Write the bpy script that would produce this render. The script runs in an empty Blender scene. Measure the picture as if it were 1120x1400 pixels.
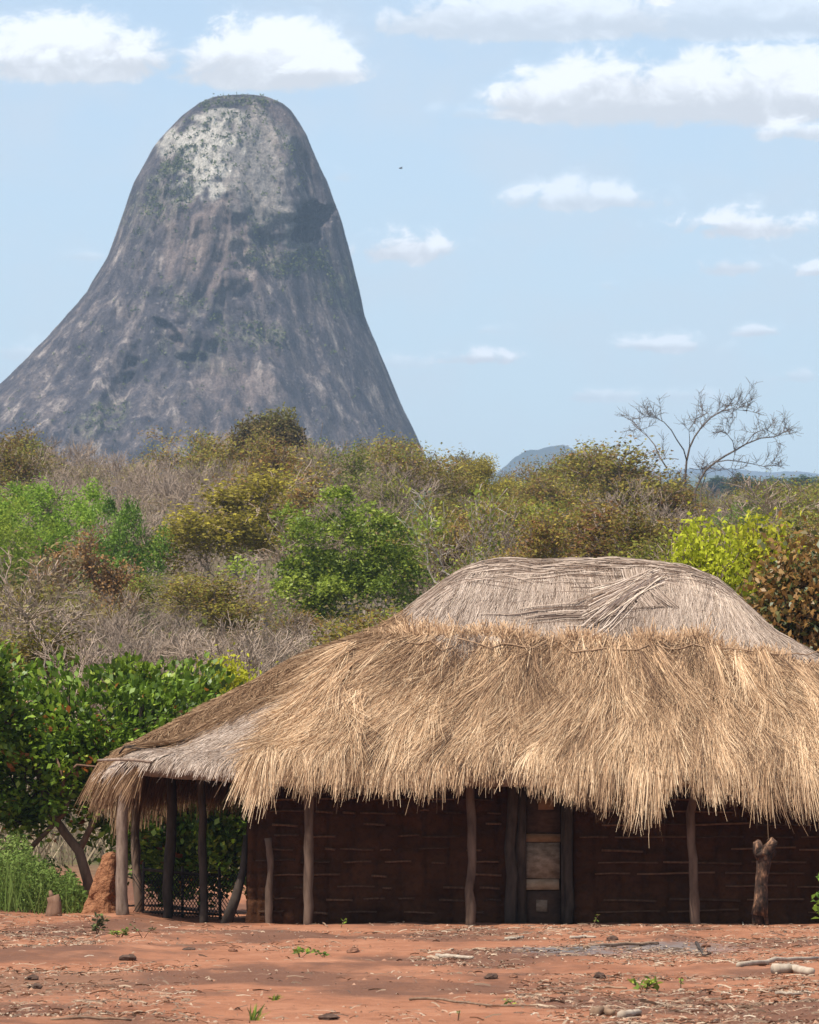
import bpy, math, random
import numpy as np
from mathutils import Vector

S = bpy.context.scene
COL = S.collection
R = math.radians
rng = np.random.default_rng(11)
random.seed(11)

# ------------------------------------------------------------------ camera
F = 8000.0                      # focal length in photograph pixels (1120 wide): a long lens
EYE = 1.15
PITCH = math.atan(436 / F)      # the level line lies at y = 1136 of the photograph
cam = bpy.data.cameras.new('camera'); camo = bpy.data.objects.new('camera', cam)
COL.objects.link(camo); S.camera = camo
cam.sensor_fit = 'HORIZONTAL'; cam.sensor_width = 36; cam.lens = 36 * F / 1120
cam.clip_start = 1; cam.clip_end = 60000
camo.location = (0, 0, EYE); camo.rotation_euler = (R(90) + PITCH, 0, 0)
cam.dof.use_dof = True; cam.dof.focus_distance = 72; cam.dof.aperture_fstop = 22

# ------------------------------------------------------------------ light
SUN_EL, SUN_AZ = R(61), R(46)   # azimuth counted from behind the camera towards the left
sd = Vector((-math.sin(SUN_AZ) * math.cos(SUN_EL), -math.cos(SUN_AZ) * math.cos(SUN_EL), math.sin(SUN_EL)))
sun = bpy.data.lights.new('sun', 'SUN'); suno = bpy.data.objects.new('sun', sun); COL.objects.link(suno)
sun.energy = 5.0; sun.angle = R(0.53); sun.color = (1.0, 0.93, 0.82)
suno.rotation_euler = sd.to_track_quat('Z', 'Y').to_euler()
S.view_settings.view_transform = 'Standard'; S.view_settings.look = 'None'
S.view_settings.gamma = 1; S.view_settings.use_curve_mapping = False; S.view_settings.exposure = 0.55
S.cycles.max_bounces = 5; S.cycles.diffuse_bounces = 3; S.cycles.glossy_bounces = 2; S.cycles.transmission_bounces = 3; S.cycles.volume_bounces = 0

def pix(px, py, Y):
    """point at depth Y on the ray through a pixel of the photograph"""
    u = (px - 560) / F; v = (700 - py) / F
    k = Y / (math.cos(PITCH) - v * math.sin(PITCH))
    return np.array([u * k, Y, EYE + k * (math.sin(PITCH) + v * math.cos(PITCH))])

class N:
    """small node helper"""
    def __init__(s, nt): s.nt = nt; s.n = nt.nodes; s.l = nt.links
    def put(s, sock, val):
        if isinstance(val, bpy.types.NodeSocket): s.l.new(val, sock)
        elif val is not None: sock.default_value = val
    def add(s, t, **kw):
        nd = s.n.new(t)
        for k, v in kw.items(): setattr(nd, k, v)
        return nd
    def math(s, op, a, b=None, c=None, clamp=False):
        nd = s.add('ShaderNodeMath', operation=op, use_clamp=clamp)
        for i, v in enumerate((a, b, c)): s.put(nd.inputs[i], v)
        return nd.outputs[0]
    def noise(s, vec, scale, detail=4, rough=.55, dist=0.0):
        nd = s.add('ShaderNodeTexNoise'); s.put(nd.inputs['Vector'], vec)
        nd.inputs['Scale'].default_value = scale; nd.inputs['Detail'].default_value = detail
        nd.inputs['Roughness'].default_value = rough; nd.inputs['Distortion'].default_value = dist
        return nd.outputs['Fac']
    def ramp(s, fac, stops):
        nd = s.add('ShaderNodeValToRGB'); s.put(nd.inputs[0], fac); e = nd.color_ramp.elements
        while len(e) > 1: e.remove(e[0])
        e[0].position = stops[0][0]; e[0].color = (*stops[0][1], 1)
        for p, c in stops[1:]:
            x = e.new(p); x.color = (*c, 1)
        return nd.outputs[0]
    def mix(s, fac, a, b, mode='MIX'):
        nd = s.add('ShaderNodeMix', data_type='RGBA', blend_type=mode)
        s.put(nd.inputs[0], fac)
        for i, v in ((6, a), (7, b)):
            s.put(nd.inputs[i], (*v, 1) if isinstance(v, tuple) and len(v) == 3 else v)
        return nd.outputs[2]
    def mapr(s, v, a, b, c=0.0, d=1.0, smooth=True):
        nd = s.add('ShaderNodeMapRange', interpolation_type='SMOOTHSTEP' if smooth else 'LINEAR')
        s.put(nd.inputs[0], v)
        for i, q in enumerate((a, b, c, d)): nd.inputs[i + 1].default_value = q
        return nd.outputs[0]
    def scale(s, vec, xyz):
        nd = s.add('ShaderNodeMapping'); s.put(nd.inputs[0], vec); nd.inputs['Scale'].default_value = xyz
        return nd.outputs[0]
    def sepxyz(s, v):
        nd = s.add('ShaderNodeSeparateXYZ'); s.put(nd.inputs[0], v); return nd.outputs

# ------------------------------------------------------------------ sky with fair-weather clouds
world = bpy.data.worlds.new('World'); S.world = world; world.use_nodes = True
world.cycles.sampling_method = 'MANUAL'; world.cycles.sample_map_resolution = 512
w = N(world.node_tree); w.n.clear()
sky = w.add('ShaderNodeTexSky', sky_type='NISHITA', sun_disc=False)
sky.sun_elevation = SUN_EL
sky.sun_rotation = math.atan2(sd.x, sd.y)
sky.altitude = 300; sky.air_density = 1.0; sky.dust_density = 0.7; sky.ozone_density = 1.4
tc = w.add('ShaderNodeTexCoord').outputs['Generated']
X, Y_, Z_ = w.sepxyz(tc)
az = w.math('ARCTAN2', X, Y_); el = w.math('ARCSINE', Z_)
azp = w.math('MULTIPLY', az, F); elp = w.math('MULTIPLY', el, F)       # in photograph pixels
cmb = w.add('ShaderNodeCombineXYZ'); w.put(cmb.inputs[0], azp); w.put(cmb.inputs[1], w.math('MULTIPLY', elp, 1.5))
n1 = w.noise(cmb.outputs[0], 0.021, 8, .62, .4)
n2 = w.noise(cmb.outputs[0], 0.0042, 5, .55)
wob = w.math('ADD', w.math('MULTIPLY', w.math('SUBTRACT', n1, .5), 2.6), w.math('MULTIPLY', w.math('SUBTRACT', n2, .5), 2.0))
CLOUDS = [(100, 92, 140, 70, 1.0), (20, 95, 90, 42, 1.0), (190, 95, 60, 48, .9), (365, 103, 125, 72, 1.0), (320, 60, 60, 40, .9), (440, 105, 60, 40, .9),
          (740, 40, 220, 58, .6), (1000, 40, 220, 60, .5), (905, 6, 50, 22, .8), (760, 150, 90, 60, .95), (830, 150, 110, 80, .95), (930, 150, 120, 78, 1.0), (1060, 150, 140, 82, .95), (1110, 188, 85, 26, .7),
          (800, 280, 115, 34, .6), (560, 348, 85, 44, .95), (1010, 318, 100, 34, .8), (1000, 372, 58, 28, .65), (1115, 375, 30, 18, .7),
          (655, 494, 68, 22, .75), (905, 478, 75, 22, .65), (1035, 458, 38, 16, .65), (820, 545, 78, 20, .5), (550, 500, 60, 22, .4), (1095, 520, 40, 20, .45), (680, 455, 40, 14, .35), (830, 395, 30, 14, .35), (110, 355, 38, 16, .4),
          (20, 490, 60, 30, .45), (465, 245, 45, 22, .35), (640, 160, 60, 20, .35), (930, 545, 60, 16, .4)]
mask = 0.0; shade = 0.0
for cx_, cy_, rx, ry, s_ in CLOUDS:
    s_ = min(1.0, s_ * 1.3)
    big_ = ry >= 58; rx *= 1.25 if big_ else 1.15; ry *= 1.3 if big_ else 1.15
    dx = w.math('DIVIDE', w.math('SUBTRACT', azp, float(cx_ - 560)), float(rx))
    dy = w.math('SUBTRACT', elp, float(1136 - cy_))
    up = w.math('DIVIDE', w.math('MAXIMUM', dy, 0.0), float(ry))
    dn = w.math('DIVIDE', w.math('MAXIMUM', w.math('MULTIPLY', dy, -1.0), 0.0), float(ry * .34))
    q = w.math('ADD', w.math('MULTIPLY', dx, dx), w.math('ADD', w.math('MULTIPLY', up, up), w.math('MULTIPLY', dn, dn)))
    m = w.math('SUBTRACT', 1.0, w.math('SQRT', q))
    m = w.math('MULTIPLY', w.mapr(w.math('ADD', m, w.math('MULTIPLY', wob, .42 if big_ else .9)), -.05, .42 if big_ else .7), float(s_))
    sh = w.math('MULTIPLY', w.mapr(w.math('ADD', up, w.math('MULTIPLY', wob, .35)), -.05, .55), m)
    mask = w.math('MAXIMUM', mask, m); shade = w.math('MAXIMUM', shade, sh)
# the same kind of cloud all over the rest of the sky
gen = w.mapr(w.noise(w.scale(tc, (3, 3, 7)), 1.6, 7, .6), .5, .68, 0, .85)
outm = w.math('MAXIMUM', w.mapr(w.math('ABSOLUTE', azp), 650, 1000), w.mapr(elp, 1200, 1500))
gen = w.math('MULTIPLY', w.math('MULTIPLY', gen, outm), w.mapr(elp, 300, 700))
thin = w.math('MULTIPLY', w.mapr(n2, .36, .7, .2, .5), w.mapr(elp, 200, 500))      # thin veil between the clouds
mask = w.math('MAXIMUM', w.math('MAXIMUM', mask, gen), thin)
bright = w.mapr(w.math('ADD', shade, w.math('MULTIPLY', gen, .5)), 0, .75, 5.0, 7.6, False)
ccol = w.add('ShaderNodeVectorMath', operation='SCALE'); ccol.inputs[0].default_value = (.98, .985, 1.0); w.put(ccol.inputs[3], bright)
bg = w.add('ShaderNodeBackground'); bg.inputs[1].default_value = 0.12
w.put(bg.inputs[0], w.mix(mask, sky.outputs[0], ccol.outputs[0]))
w.l.new(bg.outputs[0], w.add('ShaderNodeOutputWorld').inputs[0])

# ------------------------------------------------------------------ numpy value noise
def _hash(a, b, c):
    h = (a * 374761393 + b * 668265263 + c * 2147483647 + 1013904223) & 0xffffffff
    h = ((h ^ (h >> 13)) * 1274126177) & 0xffffffff
    return ((h ^ (h >> 16)) & 0xffff) / 65535.0
def vnoise(x, y, z=0.0):
    x, y, z = np.broadcast_arrays(np.asarray(x, float), np.asarray(y, float), np.asarray(z, float))
    xi, yi, zi = (np.floor(q).astype(np.int64) for q in (x, y, z))
    fx, fy, fz = x - xi, y - yi, z - zi
    fx, fy, fz = (q * q * (3 - 2 * q) for q in (fx, fy, fz))
    o = 0
    for i in (0, 1):
        for j in (0, 1):
            for k in (0, 1):
                o = o + _hash(xi + i, yi + j, zi + k) * (fx if i else 1 - fx) * (fy if j else 1 - fy) * (fz if k else 1 - fz)
    return o * 2 - 1
def fbm(x, y, z=0.0, o=4):
    s, a = 0, 1.0
    for k in range(o):
        f = 2.03 ** k
        s = s + a * vnoise(np.asarray(x) * f + 17 * k, np.asarray(y) * f - 9 * k, np.asarray(z) * f + 5 * k); a *= .5
    return s
def sstep(a, b, x):
    t = np.clip((np.asarray(x, float) - a) / (b - a), 0, 1); return t * t * (3 - 2 * t)

# ------------------------------------------------------------------ object helpers
def mesh(name, V, Fs, mat=None, smooth=False, tint=None):
    me = bpy.data.meshes.new(name)
    V = np.asarray(V, np.float32).reshape(-1, 3)
    if isinstance(Fs, np.ndarray):
        n, k = Fs.shape
        me.vertices.add(len(V)); me.vertices.foreach_set('co', V.ravel())
        me.loops.add(n * k); me.loops.foreach_set('vertex_index', Fs.astype(np.int32).ravel())
        me.polygons.add(n); me.polygons.foreach_set('loop_start', np.arange(0, n * k, k, dtype=np.int32))
        me.update(calc_edges=True)
    else:
        me.from_pydata(V.tolist(), [], Fs); me.update()
    if smooth: me.polygons.foreach_set('use_smooth', np.ones(len(me.polygons), bool))
    if tint is not None:
        at = me.attributes.new('tint', 'FLOAT', 'POINT'); at.data.foreach_set('value', np.asarray(tint, np.float32).ravel())
    if mat: me.materials.append(mat)
    return me
def link(name, me, parent=None, label=None, cat=None, group=None, kind=None, loc=None, rot=None, scale=None):
    o = bpy.data.objects.new(name, me); COL.objects.link(o)
    if parent: o.parent = parent
    if loc is not None: o.location = [float(q) for q in loc]
    if rot is not None: o.rotation_euler = rot
    if scale is not None: o.scale = (scale,) * 3 if isinstance(scale, (int, float)) else scale
    if label: o['label'] = label
    if cat: o['category'] = cat
    if group: o['group'] = group
    if kind: o['kind'] = kind
    return o

class Geo:
    """collects tubes, boxes, leaves into one mesh"""
    def __init__(s): s.V = []; s.F = []; s.T = []; s.n = 0
    def push(s, V, Fq, t=0.5):
        V = np.asarray(V, float); s.V.append(V); s.F.append(np.asarray(Fq) + s.n); s.n += len(V)
        s.T.append(np.full(len(V), t) if np.isscalar(t) else np.asarray(t))
    def tube(s, P, r, k=5, t=0.5, cap=True, rough=0.0):
        P = np.asarray(P, float); n = len(P); r = np.broadcast_to(np.asarray(r, float), (n,)).copy()
        T = np.gradient(P, axis=0); T /= np.linalg.norm(T, axis=1)[:, None] + 1e-9
        a = np.array([0., 0, 1]) if abs(T[0][2]) < .9 else np.array([1., 0, 0])
        U = np.cross(T, a); U /= np.linalg.norm(U, axis=1)[:, None] + 1e-9; W = np.cross(T, U)
        if cap:
            P = np.vstack([P[:1], P, P[-1:]]); U = np.vstack([U[:1], U, U[-1:]]); W = np.vstack([W[:1], W, W[-1:]])
            r = np.concatenate([[r[0] * .05], r, [r[-1] * .05]]); n += 2
        an = np.arange(k) * 2 * math.pi / k
        rr = r[:, None] * (1 + (rough * rng.uniform(-1, 1, (n, k)) if rough else 0))
        V = P[:, None] + U[:, None] * (np.cos(an) * rr)[..., None] + W[:, None] * (np.sin(an) * rr)[..., None]
        i = np.arange(n - 1)[:, None] * k; j = np.arange(k)[None]; j2 = (j + 1) % k
        s.push(V.reshape(-1, 3), np.stack([i + j, i + j2, i + k + j2, i + k + j], -1).reshape(-1, 4), t)
    def box(s, a, b, t=0.5, rough=0.0):
        a = np.asarray(a, float); b = np.asarray(b, float)
        V = np.array([[(a, b)[i & 1][0], (a, b)[i >> 1 & 1][1], (a, b)[i >> 2][2]] for i in range(8)])
        if rough: V = V + rng.uniform(-rough, rough, V.shape)
        s.push(V, [[0, 2, 3, 1], [4, 5, 7, 6], [0, 1, 5, 4], [2, 6, 7, 3], [0, 4, 6, 2], [1, 3, 7, 5]], t)
    def leaves(s, P, size, tint, up=.3, aspect=.5, fold=.15, dirs=None):
        P = np.asarray(P, float); n = len(P); size = np.broadcast_to(size, (n,))[:, None]
        d = rng.normal(size=(n, 3)) if dirs is None else np.asarray(dirs) + rng.normal(size=(n, 3)) * .5
        d[:, 2] *= .7; d /= np.linalg.norm(d, axis=1)[:, None] + 1e-9
        nn = rng.normal(size=(n, 3)); nn[:, 2] = np.abs(nn[:, 2]) + up
        sidev = np.cross(d, nn); sidev /= np.linalg.norm(sidev, axis=1)[:, None] + 1e-9
        nn = np.cross(sidev, d)
        a = P; b = P + d * size * .55 + sidev * size * aspect * .5 + nn * size * fold; c = P + d * size; e = P + d * size * .55 - sidev * size * aspect * .5 + nn * size * fold
        V = np.stack([a, b, c, e], 1).reshape(-1, 3)
        s.push(V, np.arange(n * 4).reshape(-1, 4), np.repeat(np.broadcast_to(tint, (n,)), 4))
    def ribbons(s, P, Wd, tint, t_end=None):
        """P (n,k,3) centre lines, Wd (n,k,3) half width vectors"""
        n, k, _ = P.shape
        V = np.stack([P - Wd, P + Wd], 2).reshape(-1, 3)
        b = (np.arange(n)[:, None] * k + np.arange(k - 1)[None]) * 2
        s.push(V, np.stack([b, b + 1, b + 3, b + 2], -1).reshape(-1, 4), np.repeat(tint, k * 2))
    def me(s, name, mat, smooth=False):
        return mesh(name, np.concatenate(s.V), np.concatenate(s.F), mat, smooth, np.concatenate(s.T))

# ------------------------------------------------------------------ materials
def newmat(name):
    m = bpy.data.materials.new(name); m.use_nodes = True
    h = N(m.node_tree); h.n.clear(); out = h.add('ShaderNodeOutputMaterial')
    return m, h, out
def principled(h, out, col, rough=.9, bump=None, dist=.02, strength=.6, spec=.2):
    b = h.add('ShaderNodeBsdfPrincipled'); h.put(b.inputs['Base Color'], (*col, 1) if isinstance(col, tuple) else col)
    h.put(b.inputs['Roughness'], rough); b.inputs['Specular IOR Level'].default_value = spec
    if bump is not None:
        bp = h.add('ShaderNodeBump'); bp.inputs['Distance'].default_value = dist; bp.inputs['Strength'].default_value = strength
        h.put(bp.inputs['Height'], bump); h.l.new(bp.outputs[0], b.inputs['Normal'])
    h.l.new(b.outputs[0], out.inputs[0]); return b
def attr(h, name='tint'): return h.add('ShaderNodeAttribute', attribute_name=name).outputs['Fac']
def objco(h): return h.add('ShaderNodeTexCoord').outputs['Object']

def leaf_mat(name, stops, trans=.35, gloss=.0, vary=.12):
    m, h, out = newmat(name)
    c = h.ramp(attr(h), stops)
    rnd = h.add('ShaderNodeObjectInfo').outputs['Random']
    hs = h.add('ShaderNodeHueSaturation'); h.put(hs.inputs['Color'], c)
    h.put(hs.inputs['Value'], h.mapr(rnd, 0, 1, 1 - vary, 1 + vary, False))
    h.put(hs.inputs['Hue'], h.mapr(h.math('FRACT', h.math('MULTIPLY', rnd, 7.3)), 0, 1, .5 - vary * .14, .5 + vary * .16, False)); c = hs.outputs[0]
    d = h.add('ShaderNodeBsdfDiffuse'); h.put(d.inputs[0], c)
    t = h.add('ShaderNodeBsdfTranslucent'); h.put(t.inputs[0], c)
    mx = h.add('ShaderNodeMixShader'); mx.inputs[0].default_value = trans
    h.l.new(d.outputs[0], mx.inputs[1]); h.l.new(t.outputs[0], mx.inputs[2]); o = mx.outputs[0]
    if gloss:
        g = h.add('ShaderNodeBsdfGlossy'); g.inputs['Roughness'].default_value = .45; g.inputs[0].default_value = (.8, .85, .8, 1)
        m2 = h.add('ShaderNodeMixShader'); m2.inputs[0].default_value = gloss
        h.l.new(o, m2.inputs[1]); h.l.new(g.outputs[0], m2.inputs[2]); o = m2.outputs[0]
    h.l.new(o, out.inputs[0]); return m
def bark_mat(name, a, b, scale=14, vary=.15):
    m, h, out = newmat(name); co = objco(h)
    n = h.noise(h.scale(co, (1, 1, .3)), scale, 4)
    rnd = h.add('ShaderNodeObjectInfo').outputs['Random']
    hs = h.add('ShaderNodeHueSaturation'); h.put(hs.inputs['Color'], h.ramp(n, [(.3, a), (.7, b)]))
    h.put(hs.inputs['Value'], h.mapr(rnd, 0, 1, 1 - vary, 1 + vary, False))
    principled(h, out, hs.outputs[0], .9, n, .01); return m
def tint_mat(name, stops, rough=.85, trans=0.0, noise=0.0):
    m, h, out = newmat(name); c = h.ramp(attr(h), stops)
    if noise:
        n = h.noise(objco(h), noise, 3); c = h.mix(1.0, c, h.ramp(n, [(.3, (.72, .7, .68)), (.7, (1.12, 1.1, 1.08))]), 'MULTIPLY')
    b = principled(h, out, c, rough, spec=.25)
    if trans:
        t = h.add('ShaderNodeBsdfTranslucent'); h.put(t.inputs[0], c); mx = h.add('ShaderNodeMixShader'); mx.inputs[0].default_value = trans
        h.l.new(b.outputs[0], mx.inputs[1]); h.l.new(t.outputs[0], mx.inputs[2]); h.l.new(mx.outputs[0], out.inputs[0])
    return m

M = {}
# ------------------------------------------------------------------ terrain
GY = [-200, 20, 70, 80, 84, 90, 110, 150, 200, 300, 400, 450, 540, 700, 1200, 3000, 6000, 9000, 14000]
GZ = [.3, -.02, 0, .02, .06, .5, 2.3, 4.8, 7.4, 14.3, 21.5, 21.8, 21.0, 28, 67, 172, 352, 545, 560]
def ground_z(x, y):
    x = np.asarray(x, float); y = np.asarray(y, float)
    z = np.interp(y, GY, GZ)
    u = x / np.maximum(y, 40) * F
    z = z - 1.6 * sstep(60, 330, u) * sstep(180, 380, y) * (1 - sstep(500, 1100, y))
    z = z + .10 * sstep(-2.6, -3.6, x) * sstep(66, 74, y) * (1 - sstep(84, 100, y)) * (x < 0)
    far = sstep(86, 140, y)
    z = z + far * .5 * fbm(x * .06, y * .03, 0, 3) + sstep(800, 2500, y) * 7 * fbm(x * .01, y * .003, 0, 4)
    near = (1 - far)
    z = z + near * (.022 * fbm(x * 1.1, y * .8, 2, 3) + .012 * fbm(x * 5, y * 3.4, 4, 3) * sstep(20, 34, y))
    z = z + near * .05 * sstep(.2, .7, vnoise(x * .7 + 3, y * .22)) * sstep(40, 50, y) * (1 - sstep(66, 69, y))
    return z
ys = np.concatenate([np.linspace(-150, 28, 14), np.arange(30, 86, .16), 86 * 1.022 ** np.arange(0, 231)])
sv = np.concatenate([-np.geomspace(8, .45, 14), np.linspace(-.42, .42, 190), np.geomspace(.45, 8, 14)])
wy = 3 * np.maximum(6 + .075 * ys, 6)
GX = sv[None] * wy[:, None]; GYY = np.repeat(ys[:, None], len(sv), 1)
GV = np.stack([GX, GYY, ground_z(GX, GYY)], -1)
a = (np.arange(len(ys) - 1)[:, None] * len(sv) + np.arange(len(sv) - 1)[None])
GF = np.stack([a, a + 1, a + len(sv) + 1, a + len(sv)], -1).reshape(-1, 4)

m, h, out = newmat('red_soil'); co = objco(h); gx, gy, gz = h.sepxyz(co)
n1 = h.noise(co, .9, 6, .6); n2 = h.noise(co, 7, 5, .65); n3 = h.noise(h.scale(co, (1, .35, 1)), .42, 5, .6); n4 = h.noise(co, 45, 3, .6)
c = h.ramp(n1, [(.3, (.225, .093, .05)), (.5, (.29, .125, .068)), (.7, (.35, .165, .095))])
c = h.mix(h.mapr(n2, .45, .72, 0, .6), c, (.16, .068, .038))
c = h.mix(h.mapr(n3, .46, .58, 0, .8), c, (.105, .052, .034))                         # dark damp trash-covered earth
c = h.mix(h.mapr(n4, .6, .75, 0, .5), c, (.42, .26, .17))
def ell(cx, cy, rx, ry):
    dx = h.math('DIVIDE', h.math('SUBTRACT', gx, cx), rx); dy = h.math('DIVIDE', h.math('SUBTRACT', gy, cy), ry)
    return h.math('ADD', h.math('SQRT', h.math('ADD', h.math('MULTIPLY', dx, dx), h.math('MULTIPLY', dy, dy))), h.math('MULTIPLY', h.math('SUBTRACT', n2, .5), 1.6))
c = h.mix(h.mapr(ell(1.55, 55.5, .8, 4.2), 1.0, .3, 0, .85), c, (.15, .145, .145))       # ash of an old fire
c = h.mix(h.mapr(ell(2.6, 58.0, .9, 3.0), 1.0, .3, 0, .75), c, (.17, .155, .15))
c = h.mix(h.mapr(ell(-3.0, 45, 1.3, 4.5), 1.0, .4, 0, .55), c, (.12, .075, .05))
litter = h.ramp(h.noise(co, .8, 6, .65), [(.35, (.07, .05, .03)), (.5, (.13, .1, .06)), (.62, (.085, .09, .035)), (.75, (.17, .13, .08))])
c = h.mix(h.mapr(gy, 86, 92), c, litter)
farf = h.ramp(h.noise(h.scale(co, (.03, .01, .03)), 1, 6, .65), [(.3, (.02, .035, .012)), (.55, (.055, .07, .025)), (.75, (.11, .1, .055))])
c = h.mix(h.mapr(gy, 450, 700), c, farf)
principled(h, out, c, .95, h.math('ADD', n2, h.math('MULTIPLY', n4, .5)), .03, .8, .1)
M['soil'] = m
link('ground', mesh('ground', GV.reshape(-1, 3), GF, m, True), kind='structure')
print('ground', len(GF))

# far blue ridge and the small hill
def ridge(name, pts, Y, depth, mat, n=240, amp=1.0, **kw):
    px = np.linspace(pts[0][0], pts[-1][0], n); py = np.interp(px, [p[0] for p in pts], [p[1] for p in pts])
    q = np.linspace(0, 1, 26); V = []
    for j, t in enumerate(q):
        yy = Y - depth * (1 - t); x = (px - 560) / F * Y
        top = EYE + (1136 - py) / F * Y
        base = ground_z(x, np.full(n, yy)) - 20
        prof = math.sin(t * math.pi / 2) ** .8
        V.append(np.stack([x, np.full(n, yy), base + (top - base) * prof + amp * fbm(x * .02, yy * .02 + 3, 0, 5) * (.3 + .7 * prof)], -1))
    for t in np.linspace(.15, 1, 10):                      # the slope behind the crest
        yy = Y + depth * t; top = EYE + (1136 - py) / F * Y; x = (px - 560) / F * Y
        base = ground_z(x, np.full(n, yy)) - 30
        V.append(np.stack([x, np.full(n, yy), top + (base - top) * t ** 1.3], -1))
    V = np.array(V); k = len(V)
    a = (np.arange(k - 1)[:, None] * n + np.arange(n - 1)[None])
    Fq = np.stack([a, a + 1, a + n + 1, a + n], -1).reshape(-1, 4)
    return link(name, mesh(name, V.reshape(-1, 3), Fq, mat, True), **kw)
m, h, out = newmat('far_wooded_hill'); co = objco(h)
n1 = h.noise(co, .03, 6, .65); n2 = h.noise(co, .11, 4, .6)
c = h.ramp(n1, [(.3, (.015, .025, .012)), (.5, (.035, .04, .028)), (.6, (.08, .07, .06)), (.7, (.15, .13, .12))])
c = h.mix(h.mapr(n2, .5, .6, 0, .7), c, (.015, .022, .012))
principled(h, out, c, .95, n2, 6, .8, .05); M['hill'] = m
ridge('hill', [(640, 672), (672, 656), (690, 643), (703, 629), (716, 621), (735, 618), (752, 613), (770, 612), (782, 616), (793, 626), (815, 642), (850, 660), (900, 680)], 7500, 330, m, 260, 4.0, kind='structure')
ridge('hills', [(-700, 640), (-200, 645), (200, 650), (600, 652), (860, 648), (930, 645), (985, 643), (1030, 648), (1080, 646), (1120, 649), (1300, 640), (1700, 646)], 12000, 700, m, 400, 5.0, kind='structure')

# ------------------------------------------------------------------ inselberg
MY = 2200.0
Lp = [(127, 338), (128, 310), (131, 288), (140, 267), (160, 242), (200, 207), (250, 181), (300, 165), (350, 149), (400, 120), (450, 78), (500, 29), (530, -2), (580, -62), (640, -130), (760, -260)]
Rp = [(127, 342), (128, 356), (131, 370), (140, 390), (150, 401), (180, 419), (210, 431), (250, 449), (300, 468), (350, 482), (400, 495), (430, 500), (470, 517), (520, 537), (560, 553), (590, 567), (640, 590), (760, 650)]
rows = np.concatenate([127 + 14 * np.linspace(0, 1, 22) ** 2, np.linspace(142.5, 760, 250)])
kk = np.array(Lp); Lx = np.interp(rows, kk[:, 0], kk[:, 1]); kk = np.array(Rp); Rx = np.interp(rows, kk[:, 0], kk[:, 1])
for _ in range(4):
    for q in (Lx, Rx): q[25:-1] = (q[24:-2] + 2 * q[25:-1] + q[26:]) / 4
cx = ((Lx + Rx) / 2 - 560) * MY / F; hw = (Rx - Lx) / 2 * MY / F
zr = EYE + (1136 - rows) * MY / F
na = 440
an = -math.pi / 2 + np.concatenate([np.linspace(-1.9, 1.9, 340, endpoint=False), np.linspace(1.9, 2 * math.pi - 1.9, 100, endpoint=False)])
ca, sa = np.cos(an), np.sin(an)
Vx = cx[:, None] + hw[:, None] * np.sign(ca) * np.abs(ca) ** .95
Vy = MY + np.minimum(hw * .95, 140)[:, None] * sa
Vz = np.repeat(zr[:, None], na, 1)
facing = np.clip(-sa, 0, 1)[None]
deep = np.minimum(hw / 30, 1)[:, None]
big = fbm(Vx * .016 + 41, Vy * .016, Vz * .011, 2); mid = fbm(Vx * .07, Vy * .07, Vz * .03 + 7, 4); streak = fbm(Vx * .2 + .05 * Vz * np.sign(Vx - cx[:, None]), Vy * .12, Vz * .01, 3)
fine = fbm(Vx * .25, Vy * .25, Vz * .2, 3)
disp = (big * 4.0 + mid * 1.2 + streak * 2.6 + fine * .35) * deep
ppx = 560 + Vx * F / MY; ppy = 1136 - (Vz - EYE) * F / MY
front = (sa < .1)[None]
def blob(x, y, rx, ry, rot=0.0, soft=.25, amp=.25, fr=.05):
    c_, s_ = math.cos(rot), math.sin(rot); dx = ppx - x; dy = ppy - y
    q = np.sqrt(((dx * c_ + dy * s_) / rx) ** 2 + ((-dx * s_ + dy * c_) / ry) ** 2) + amp * fbm(ppx * fr, ppy * fr, 2, 3)
    return (1 - sstep(1 - soft, 1 + soft, q)) * front
# the bulging pale buttress, the ledge below it and the hollow at its right
disp += 4 * blob(330, 245, 88, 105, -.2, .65, .2) * 1
disp += 2.5 * blob(385, 262, 26, 66, -.15, .6, .15)
disp -= 42 * blob(426, 312, 19, 30, .45, .07, .35, .08)
disp -= 26 * blob(438, 300, 20, 16, -.5, .1, .4, .09)
disp += 5 * blob(396, 262, 14, 50, -.22, .5, .2)
disp -= 9 * blob(425, 250, 12, 45, -.35, .4, .2)
disp -= 1.5 * blob(372, 342, 32, 10, .12, .3, .3)
disp += 1.5 * blob(330, 470, 60, 40, .2, .7, .3)
disp -= 5 * blob(243, 475, 26, 7, .75, .35, .3)
disp += 3 * blob(268, 484, 26, 20, .3, .4, .3)
disp -= 7 * blob(175, 560, 14, 60, .25, .5, .3)
disp += 4 * blob(140, 590, 26, 45, .2, .5, .3)
disp += 3.5 * blob(270, 370, 60, 90, .2, .6, .3)
# displacement mostly along the outward horizontal direction; the outline itself barely moves
Vx = Vx + disp * ca[None] * .22; Vy = Vy + disp * sa[None]
MV = np.stack([Vx, Vy, Vz], -1)
i = np.arange(len(rows) - 1)[:, None] * na; j = np.arange(na)[None]; j2 = (j + 1) % na
MF = np.stack([i + j, i + na + j, i + na + j2, i + j2], -1).reshape(-1, 4)
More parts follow.
